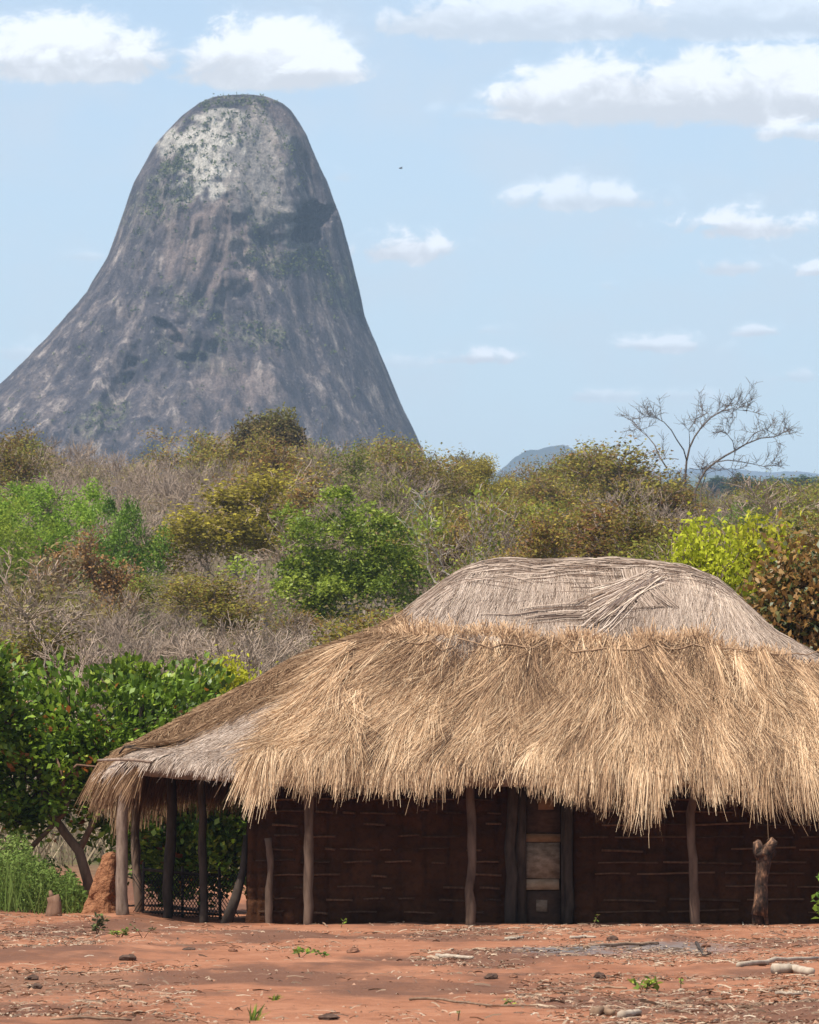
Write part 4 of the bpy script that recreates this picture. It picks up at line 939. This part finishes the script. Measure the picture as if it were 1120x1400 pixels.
def charred_stump():
    x0 = (1040 - 560) * 70.9 / F; y0 = 70.9; g0 = float(ground_z(x0, y0)); G = Geo()
    G.tube([[-.03, 0, .12], [0, 0, .3], [.0, 0, .5], [.02, 0, .68], [.03, 0, .82], [.05, -.01, .92]], [.1, .085, .08, .085, .1, .1], 14, rough=.14)
    G.tube([[-.01, 0, .28], [-.05, .0, .12], [-.06, 0, -.05]], [.07, .055, .06], 10, rough=.16)
    G.tube([[.02, 0, .28], [.05, 0, .15], [.07, .02, -.05]], [.06, .03, .03], 9, rough=.2)
    G.tube([[.0, -.02, .78], [-.03, -.04, .9], [-.04, -.02, .99], [-.02, 0, 1.02]], [.06, .075, .06, .03], 12, rough=.2)
    G.tube([[.04, 0, .82], [.1, -.02, .93], [.13, 0, 1.0], [.1, 0, 1.05]], [.08, .09, .07, .04], 12, rough=.22)
    G.tube([[.08, -.05, .85], [.0, -.09, .87], [-.06, -.07, .84]], [.05, .05, .04], 10, rough=.2)
    link('charred_stump', G.me('charred_stump', M['char']), label='knobby charred tree stump standing upright before the right wall', cat='stump', loc=(x0, y0, g0))
charred_stump()
def small_stump():
    x0 = (75 - 560) * 72.5 / F; y0 = 72.5; g0 = float(ground_z(x0, y0)); G = Geo()
    G.tube([[0, 0, -.05], [0, 0, .05], [.01, 0, .14], [-.01, 0, .2]], [.085, .07, .062, .06], 11, rough=.14); G.tube([[-.02, 0, .17], [-.04, 0, .25]], [.035, .012], 7, rough=.15)
    link('small_stump', G.me('small_stump', M['bark_red']), label='short dark sawn stump on the bare ground in front of the weeds', cat='stump', loc=(x0, y0, g0), scale=1.3)
small_stump()

# glossy broad-leaved bushes behind the porch
def broad_bush(x0, y0, lobes, nleaf, label, stems, seed, size=.118, leaf='cashew'):
    g = np.random.default_rng(seed); gz_ = float(ground_z(x0, y0)); T = Geo(); W = Geo()
    for pts, r in stems: T.tube(np.array(pts), np.linspace(r, r * .45, len(pts)), 8, rough=.08)
    tot = sum(l[3] * l[4] for l in lobes); P = []; D = []; C = []
    for cx_, cy_, cz_, rx, rz_ in lobes:
        n = int(nleaf * rx * rz_ / tot); ncl = max(6, n // 34)
        # leaf sprays through the outer shell of each lobe
        d = g.normal(size=(ncl, 3)); d /= np.linalg.norm(d, axis=1)[:, None]; rad = g.uniform(.45, 1.08, ncl) ** .6
        cen = np.array([cx_, cy_, cz_]) + d * rad[:, None] * np.array([rx, rx, rz_]) * (1 + .2 * g.normal(size=(ncl, 1)))
        cen = cen[cen[:, 2] > .25]; d = d[:len(cen)]
        for c_, d_ in zip(cen, d):
            b0 = np.array([cx_, cy_, cz_]) * .6 + c_ * .4
            if g.random() < .5: W.tube(np.array([b0, (b0 + c_) / 2 + g.normal(size=3) * .06, c_]), [.014, .01, .006], 4, cap=False)
            k = g.integers(22, 46); P.append(c_ + g.normal(size=(k, 3)) * .1); D.append(np.repeat((d_ + np.array([0, 0, .5]))[None], k, 0)); C.append(np.clip(g.random(k) * .85 + g.normal(0, .1), 0, .95) + ((.5 * (g.random() < .045))))
    P = np.concatenate(P); D = np.concatenate(D); C = np.concatenate(C)
    C = np.where(g.random(len(C)) < .006, .98, C)
    L = Geo(); L.leaves(P, g.uniform(.7, 1.2, len(P)) * size, np.clip(C, 0, 1), .6, .62, .08, D)
    o = link('broad_leaved_bush', None, label=label, cat='bush', loc=(x0, y0, gz_))
    link('trunk', T.me('trunk', M['bark_red'], True), o); link('branches', W.me('branches', M['bark_dark'], True), o, kind='stuff'); link('foliage', L.me('foliage', LM[leaf]), o, kind='stuff')
q = 79.0 / F
def bx_(px): return (px - 560) * q
x0 = bx_(60)
broad_bush(x0, 79.0, [(bx_(20) - x0, 0, 1.9, 1.05, .85), (bx_(110) - x0, .2, 2.25, .95, .75), (bx_(190) - x0, .3, 2.35, .85, .7), (bx_(60) - x0, -.2, 1.7, .8, .55), (bx_(150) - x0, .2, 1.6, .75, .8), (bx_(-40) - x0, .4, 2.2, .9, 1.1), (bx_(5) - x0, -.1, 1.25, .5, .4)], 15500,
           'large glossy broad-leaved green bush with orange flushes left of the porch',
           [([[.65, -.3, -.1], [.62, -.32, .35], [.5, -.3, .75], [.3, -.25, 1.0], [.1, -.2, 1.3], [-.1, 0, 1.9]], .085), ([[.5, -.3, .75], [.75, -.1, 1.3], [.8, 0, 2.0]], .05), ([[-.5, 0, -.1], [-.4, -.1, .5], [-.1, -.2, .85], [.3, -.4, 1.25], [.45, -.45, 1.75]], .05),
            ([[.3, -.75, 1.5], [.32, -.85, 1.75], [.22, -.88, 2.0]], .03), ([[.32, -.85, 1.72], [.5, -.88, 1.9], [.75, -.85, 1.88], [.95, -.85, 1.62]], .022)], 31)
x0 = bx_(270)
broad_bush(x0, 80.5, [(bx_(240) - x0, .2, 2.35, .75, .85), (bx_(300) - x0, .2, 1.6, .85, 1.0), (bx_(220) - x0, 0, 1.2, .75, .8), (bx_(350) - x0, .5, 1.3, .7, .9), (bx_(280) - x0, -.2, .7, .8, .5), (bx_(215) - x0, .4, .6, .6, .45)], 17000,
           'dark glossy broad-leaved bush filling the gap behind the porch posts',
           [([[0, 0, -.1], [.05, 0, .6], [-.1, .1, 1.3], [-.3, .1, 2.2]], .06), ([[.05, 0, .6], [.4, 0, 1.2], [.5, .1, 1.8]], .04)], 32)
x0 = bx_(-10)
broad_bush(x0, 78.0, [(0, 0, 3.05, .38, .3), (.1, .1, 2.5, .4, .35)], 1700, 'leafy branch tip of a bush rising at the picture edge above the broad-leaved bush', [([[-.4, .3, -.1], [-.3, .2, 1.2], [0, 0, 2.9]], .04)], 33)
x0 = bx_(165)
broad_bush(x0, 80.0, [(0, 0, 3.05, .3, .2), (.25, 0, 2.95, .35, .22), (.1, 0, 2.4, .4, .4)], 1800, 'narrow leafy shoot rising above the middle of the broad-leaved bush', [([[0, 0, -.1], [.05, 0, 1.5], [.1, 0, 2.9]], .03)], 34)
# bright weeds at the foot of the bush
G = Geo(); n = 9500; px = rng.uniform(-40, 122, n); Yw = rng.uniform(74.6, 79, n); xx = (px - 560) * Yw / F; g0 = ground_z(xx, Yw)
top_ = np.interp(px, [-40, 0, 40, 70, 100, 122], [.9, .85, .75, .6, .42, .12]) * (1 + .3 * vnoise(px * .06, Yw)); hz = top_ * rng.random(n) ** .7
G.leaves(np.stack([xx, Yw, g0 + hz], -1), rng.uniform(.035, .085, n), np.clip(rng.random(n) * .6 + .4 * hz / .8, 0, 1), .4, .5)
n2_ = 700; px = rng.uniform(-40, 122, n2_); Yw = rng.uniform(74.4, 79, n2_); xx = (px - 560) * Yw / F; g0 = ground_z(xx, Yw); hz = np.interp(px, [-40, 40, 100, 122], [.9, .75, .4, .12]) * rng.uniform(.4, 1, n2_)
b0 = np.stack([xx, Yw, g0 - .02], -1); ti = b0 + np.stack([rng.normal(0, .12, n2_), rng.normal(0, .12, n2_), hz], -1)
P = np.stack([b0, (b0 + ti) / 2 + rng.normal(0, .02, (n2_, 3)), ti], 1); Wd = np.zeros_like(P); Wd[..., 0] = .006; Wd[:, 2] *= .3; G.ribbons(P, Wd, np.clip(rng.normal(.6, .2, n2_), 0, 1))
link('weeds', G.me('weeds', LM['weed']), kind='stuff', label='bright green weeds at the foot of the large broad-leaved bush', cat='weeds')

# ------------------------------------------------------------------ things on the bare ground
def gpt(px, py):
    """ground point under a pixel of the bare yard (marching along its ray)"""
    for Y in np.arange(30, 84, .1):
        p = pix(px, py, Y)
        if p[2] <= float(ground_z(p[0], Y)): return p
    return pix(px, py, 72)
LM['seed'] = leaf_mat('leaf_seedling', [(0, (.07, .11, .03)), (.5, (.15, .24, .05)), (1, (.32, .4, .06))], .35)
LM['sapl'] = leaf_mat('leaf_grey_sapling', [(0, (.05, .055, .025)), (.6, (.12, .12, .06)), (1, (.16, .19, .06))], .3)
def seedling(px, py, hgt, nl, size, label, leaf='seed', spread=.5, group=None):
    p = gpt(px, py); z0 = float(ground_z(p[0], p[1])); G = Geo(); L = Geo()
    for s_ in range(max(1, nl // 9)):
        tip = np.array([rng.normal(0, spread * hgt), rng.normal(0, spread * hgt), hgt * rng.uniform(.6, 1)])
        G.tube(np.array([[0, 0, -.02], tip * .5 + np.array([0, 0, .1 * hgt]), tip]), [.005, .004, .002], 4)
        t = rng.uniform(.3, 1.0, 9); P = tip[None] * t[:, None]; L.leaves(P, rng.uniform(.7, 1.2, 9) * size, rng.random(9), .8, .55, .05, np.concatenate([rng.normal(size=(9, 2)), np.full((9, 1), .3)], 1))
    o = link('seedling', None, label=label, cat='plant', loc=(p[0], p[1], z0), group=group)
    link('stem', G.me('stem', M['bark_red'], True), o); link('foliage', L.me('foliage', LM[leaf]), o, kind='stuff')
seedling(132, 1280, .26, 60, .085, 'grey-green drooping sapling on the bare ground near the small stump', 'sapl', .25)
seedling(165, 1282, .1, 60, .05, 'low spreading green weed right of the grey-green sapling', 'seed', 1.2)
seedling(196, 1282, .14, 22, .05, 'small dark weed in front of the porch posts', 'sapl', .5)
seedling(410, 1309, .09, 30, .07, 'low flat green seedling on bare red soil', 'seed', 1.3)
seedling(444, 1309, .07, 18, .05, 'tiny green seedling beside the low flat seedling', 'seed', .8)
seedling(466, 1268, .1, 16, .06, 'yellow-green sprout at the foot of the left mud wall', 'seed', .5)
seedling(882, 1356, .11, 46, .07, 'bushy bright green seedling in the yard below the ash patch', 'seed', .6)
seedling(931, 1352, .1, 14, .035, 'thin upright sprout beside the bushy bright green seedling', 'seed', .25)
seedling(705, 1378, .05, 14, .04, 'tiny round-leaved seedling on the open soil before the door', 'seed', .7)
seedling(626, 1397, .07, 14, .03, 'thin green sprout at the bottom edge below the door', 'seed', .25)
seedling(810, 1268, .16, 12, .04, 'wispy weed at the foot of the right wall', 'seed', .35)
def tuft(px, py, hgt, label):
    p = gpt(px, py); z0 = float(ground_z(p[0], p[1])); n = 16; G = Geo()
    b0 = np.stack([rng.normal(0, .012, n), rng.normal(0, .012, n), np.full(n, -.01)], -1); ti = b0 + np.stack([rng.normal(.02, .035, n), rng.normal(0, .035, n), hgt * rng.uniform(.4, 1, n)], -1)
    P = np.stack([b0, (b0 + ti) / 2 + [0, 0, .01], ti], 1); Wd = np.zeros_like(P); Wd[..., 0] = .004; Wd[:, 2] *= .2; G.ribbons(P, Wd, rng.random(n))
    link('grass_tuft', G.me('grass_tuft', LM['seed']), label=label, cat='grass', loc=(p[0], p[1], z0))
tuft(375, 1368, .075, 'short green grass tuft standing alone on the open red soil'); tuft(346, 1396, .12, 'taller green grass tuft at the bottom edge of the yard')
# sapling leaves at the right edge before the wall
p = gpt(1128, 1270); G = Geo(); L = Geo(); G.tube([[.12, 0, -.02], [.08, 0, .3], [.02, 0, .6]], [.008, .007, .004], 5)
for c_ in ((-.06, 0, .42), (-.05, 0, .28), (.0, 0, .56), (.02, .05, .35), (-.03, 0, .15)): L.leaves(np.array(c_) + rng.normal(0, .03, (7, 3)), rng.uniform(.08, .14, 7), rng.uniform(.4, 1, 7), .6, .6)
o = link('sapling', None, label='green sapling with broad leaves at the picture edge right of the charred stump', cat='plant', loc=(p[0], p[1], float(ground_z(p[0], p[1])))); link('stem', G.me('stem', M['bark_red'], True), o); link('foliage', L.me('foliage', LM['seed']), o, kind='stuff')

M['stick_pale'] = bark_mat('stick_pale', (.26, .2, .15), (.42, .35, .27), 12); M['stick_brown'] = bark_mat('stick_brown', (.14, .085, .055), (.3, .2, .13), 12)
def stick(pts, r, mat, label, name='stick', raise_=.0):
    P = np.array([gpt(*q) for q in pts]); P[:, 2] = ground_z(P[:, 0], P[:, 1]) + r * .7 + np.array([raise_ * (i_ % 2) for i_ in range(len(P))])
    o0 = P.mean(0); G = Geo(); n = 3 * len(P); s_ = np.linspace(0, len(P) - 1, n); Q = np.stack([np.interp(s_, range(len(P)), P[:, a_]) for a_ in range(3)], -1); Q[1:-1] += rng.normal(0, min(r * .3, .005), (n - 2, 3))
    G.tube(Q - o0, r * np.linspace(1.1, .7, n), 7, rough=.12); link(name, G.me(name, M[mat], True), label=label, cat=name, loc=o0)
stick([(598, 1309), (625, 1311), (646, 1312)], .022, 'stick_pale', 'pale split stick lying on the soil before the door')
stick([(1010, 1322), (1060, 1318), (1118, 1313)], .022, 'stick_pale', 'long whitish pole lying right of the ash patch', raise_=.02)
stick([(1058, 1332), (1085, 1331), (1110, 1334)], .045, 'stick_pale', 'thick pale log piece lying below the long whitish pole', 'log')
stick([(800, 1298), (850, 1296), (900, 1292)], .02, 'stick_brown', 'grey-brown stick lying across the ash patch', raise_=.02)
stick([(952, 1290), (955, 1300), (963, 1308), (972, 1310)], .014, 'bark_dark', 'dark bent twig at the right side of the ash patch', raise_=.03)
stick([(690, 1286), (705, 1285), (715, 1283)], .02, 'stick_pale', 'short pale billet on the litter before the door')
stick([(780, 1284), (800, 1283), (815, 1283)], .018, 'stick_pale', 'short pale stick on the litter between door and ash patch')
stick([(800, 1353), (830, 1352), (857, 1354)], .012, 'stick_brown', 'thin brown twig lying left of the bushy bright green seedling')
stick([(560, 1369), (600, 1371), (660, 1376), (735, 1379)], .009, 'stick_brown', 'long thin brown stem lying on the open soil', raise_=.01)
stick([(850, 1392), (862, 1391), (874, 1389)], .026, 'stick_pale', 'short pale wood chunk in the litter at the bottom', 'log')
stick([(812, 1390), (826, 1389), (838, 1390)], .03, 'stick_brown', 'short brown wood chunk left of the pale chunk', 'log')
stick([(1060, 1362), (1080, 1360), (1097, 1361)], .012, 'stick_pale', 'thin pale twig below the thick pale log piece')
stick([(430, 1256), (440, 1262), (448, 1268)], .012, 'stick_brown', 'thin twig leaning at the foot of the left mud wall')
stick([(70, 1396), (120, 1395), (180, 1397)], .01, 'stick_brown', 'thin dark stem at the bottom edge of the trampled litter')
stick([(1012, 1258), (1015, 1262), (1017, 1266)], .012, 'stick_pale', 'short upright peg left of the charred stump')
M['clod'] = flat_mat('soil_clod', (.12, .055, .032), (.24, .115, .07), 20); M['clod_dark'] = flat_mat('dark_clod', (.05, .03, .022), (.11, .065, .045), 20)
def clod(px, py, r, mat, label, flat=.55, name='soil_clod', cat='clod', group=None):
    p = gpt(px, py); z0 = float(ground_z(p[0], p[1])); k = 9; V = []
    for t in np.linspace(0, 1, 6):
        rr = r * math.sin(math.pi * (.12 + .86 * t)) * (1 + .25 * rng.normal(size=k) * .6); an = np.arange(k) * 2 * math.pi / k
        V.append(np.stack([np.cos(an) * rr, np.sin(an) * rr, np.full(k, -r * flat * math.cos(math.pi * t) + r * flat * .5) + rng.normal(0, r * .06, k)], -1))
    V = np.array(V); i = np.arange(5)[:, None] * k; j = np.arange(k)[None]; j2 = (j + 1) % k
    fl = [list(map(int, f_)) for f_ in np.stack([i + j, i + j2, i + k + j2, i + k + j], -1).reshape(-1, 4)] + [[5 * k + q for q in range(k)]]
    link(name, mesh(name, V.reshape(-1, 3), fl, M[mat]), label=label, cat=cat, loc=(p[0], p[1], z0), group=group)
clod(176, 1314, .085, 'clod_dark', 'dark ragged clod on open soil below the porch', .4); clod(258, 1299, .06, 'clod_dark', 'flat dark clod on bare soil before the porch', .25); clod(483, 1303, .06, 'clod', 'red-brown lump of earth beside the tiny seedling'); clod(820, 1338, .055, 'clod_dark', 'round dark clod left of the bushy bright green seedling'); clod(672, 1338, .05, 'clod_dark', 'dark clod on the open soil below the pale split stick', .5)
clod(44, 1340, .05, 'clod_dark', 'dark clod in the trampled litter under the stump', .5); clod(48, 1352, .05, 'clod_dark', 'blackish clod in the trampled litter, lower one', .4); clod(448, 1395, .06, 'clod_dark', 'dark clod at the bottom edge below the left wall', .35); clod(318, 1301, .045, 'clod', 'small brown clod right of the flat dark clod', .4); clod(838, 1287, .06, 'clod_dark', 'dark lump of roots on the litter above the ash patch', .6); clod(702, 1337, .035, 'clod', 'small reddish clod right of the dark clod', .5); clod(965, 1296, .05, 'clod', 'brown clod by the dark bent twig', .5)

# straw litter, chips and crumbs of soil (nobody could count them)
def scatter(n, boxes):
    A = []
    tot = sum(b[4] for b in boxes)
    for x0_, x1_, y0_, y1_, wgt in boxes:
        k = int(n * wgt / tot); px = rng.uniform(x0_, x1_, k); py = rng.uniform(y0_, y1_, k)
        Y = F * EYE / (py - 1136); A.append(np.stack([(px - 560) * Y / F, Y], -1))
    A = np.concatenate(A); keep = vnoise(A[:, 0] * 1.6, A[:, 1] * .5) > rng.uniform(-.8, .5, len(A)); A = A[keep]
    return np.stack([A[:, 0], A[:, 1], ground_z(A[:, 0], A[:, 1])], -1)
BOX = [(560, 1140, 1266, 1320, 5), (-20, 560, 1262, 1300, 1), (-20, 270, 1315, 1392, 1.6), (260, 700, 1310, 1400, .35), (700, 1140, 1330, 1400, 2.6), (-20, 140, 1262, 1295, 1.0), (-20, 1140, 1266, 1400, .4)]
P0 = scatter(17000, BOX); n = len(P0); L = rng.uniform(.03, .2, n) * rng.uniform(.4, 1, n); th = rng.random(n) * 6.28
d = np.stack([np.cos(th), np.sin(th), rng.normal(.02, .12, n)], -1) * L[:, None]; P0[:, 2] += .012
P = np.stack([P0 - d / 2, P0 + np.array([0, 0, .008]), P0 + d / 2], 1); sw = np.cross(d, np.array([0, 0, 1.0])); sw /= np.linalg.norm(sw, axis=1)[:, None] + 1e-9; sw = sw * .7 + rng.normal(0, .5, (n, 3)) * .7
G = Geo(); G.ribbons(P, np.repeat((sw * rng.uniform(.002, .008, n)[:, None])[:, None], 3, 1), rng.random(n))
M['litter'] = tint_mat('straw_litter', [(0, (.08, .05, .035)), (.4, (.2, .13, .085)), (.7, (.3, .21, .14)), (.93, (.4, .3, .21)), (1, (.46, .38, .29))], .85)
link('straw_litter', G.me('straw_litter', M['litter']), kind='stuff', label='scattered straw, chips and dry stalks on the red soil', cat='litter')
P0 = scatter(7000, BOX); n = len(P0); r = np.minimum(np.abs(rng.normal(.0, .008, n)) + .004, .02)
G = Geo(); off = np.array([[-1, -.6, 0], [1, -.6, 0], [0, 1, 0], [.1, 0, .9]])[None] * r[:, None, None] * rng.uniform(.6, 1.4, (n, 4, 1)); V = (P0[:, None] + off).reshape(-1, 3); b = np.arange(n)[:, None] * 4
Ft = (b[:, None] + np.array([[0, 1, 3], [1, 2, 3], [2, 0, 3]])[None]).reshape(-1, 3)
M['crumb'] = tint_mat('soil_crumb', [(0, (.1, .05, .03)), (.6, (.28, .13, .075)), (1, (.4, .24, .16))], .95)
link('soil_crumbs', mesh('soil_crumbs', V, Ft, M['crumb'], False, np.repeat(rng.random(n), 4)), kind='stuff', label='crumbs of red soil strewn over the yard', cat='soil')

# a bird far off in the sky
p = pix(548, 230, 420); G = Geo(); G.tube([[-.14, 0, 0], [-.05, 0, .01], [.06, 0, .015], [.14, 0, .03]], [.01, .05, .045, .012], 7)
W1 = Geo(); W1.push([[-.05, 0, .02], [.06, 0, .02], [.02, .3, .08], [-.04, .55, .03], [-.07, .3, .06]], [[0, 1, 2, 4], [4, 2, 3, 3]][:1]); W2 = Geo(); W2.push([[-.05, 0, .02], [.06, 0, .02], [.02, -.3, .08], [-.07, -.3, .06]], [[0, 1, 2, 3]])
o = link('bird', None, label='tiny dark bird gliding in the sky right of the rock mountain', cat='bird', loc=p, rot=(0, 0, .4)); link('body', G.me('body', M['bark_dark'], True), o); link('wing', W1.me('wing', M['bark_dark']), o); link('wing', W2.me('wing', M['bark_dark']), o)

# ------------------------------------------------------------------ the air
hz = bpy.data.materials.new('haze'); hz.use_nodes = True; h = N(hz.node_tree); h.n.clear(); out = h.add('ShaderNodeOutputMaterial')
v = h.add('ShaderNodeVolumePrincipled'); v.inputs['Color'].default_value = (.55, .75, 1.0, 1); v.inputs['Density'].default_value = 1.1e-4; v.inputs['Anisotropy'].default_value = .1
h.l.new(v.outputs[0], out.inputs['Volume'])
zlo = float(GV[..., 2].min()) - 30; G = Geo(); G.box((-9000, -400, zlo), (9000, 14500, 680)); 
link('haze', G.me('haze', hz), kind='stuff', label='pale blue haze lying over the whole landscape', cat='haze')
print('tris', sum(len(m_.polygons) * 2 for m_ in bpy.data.meshes))
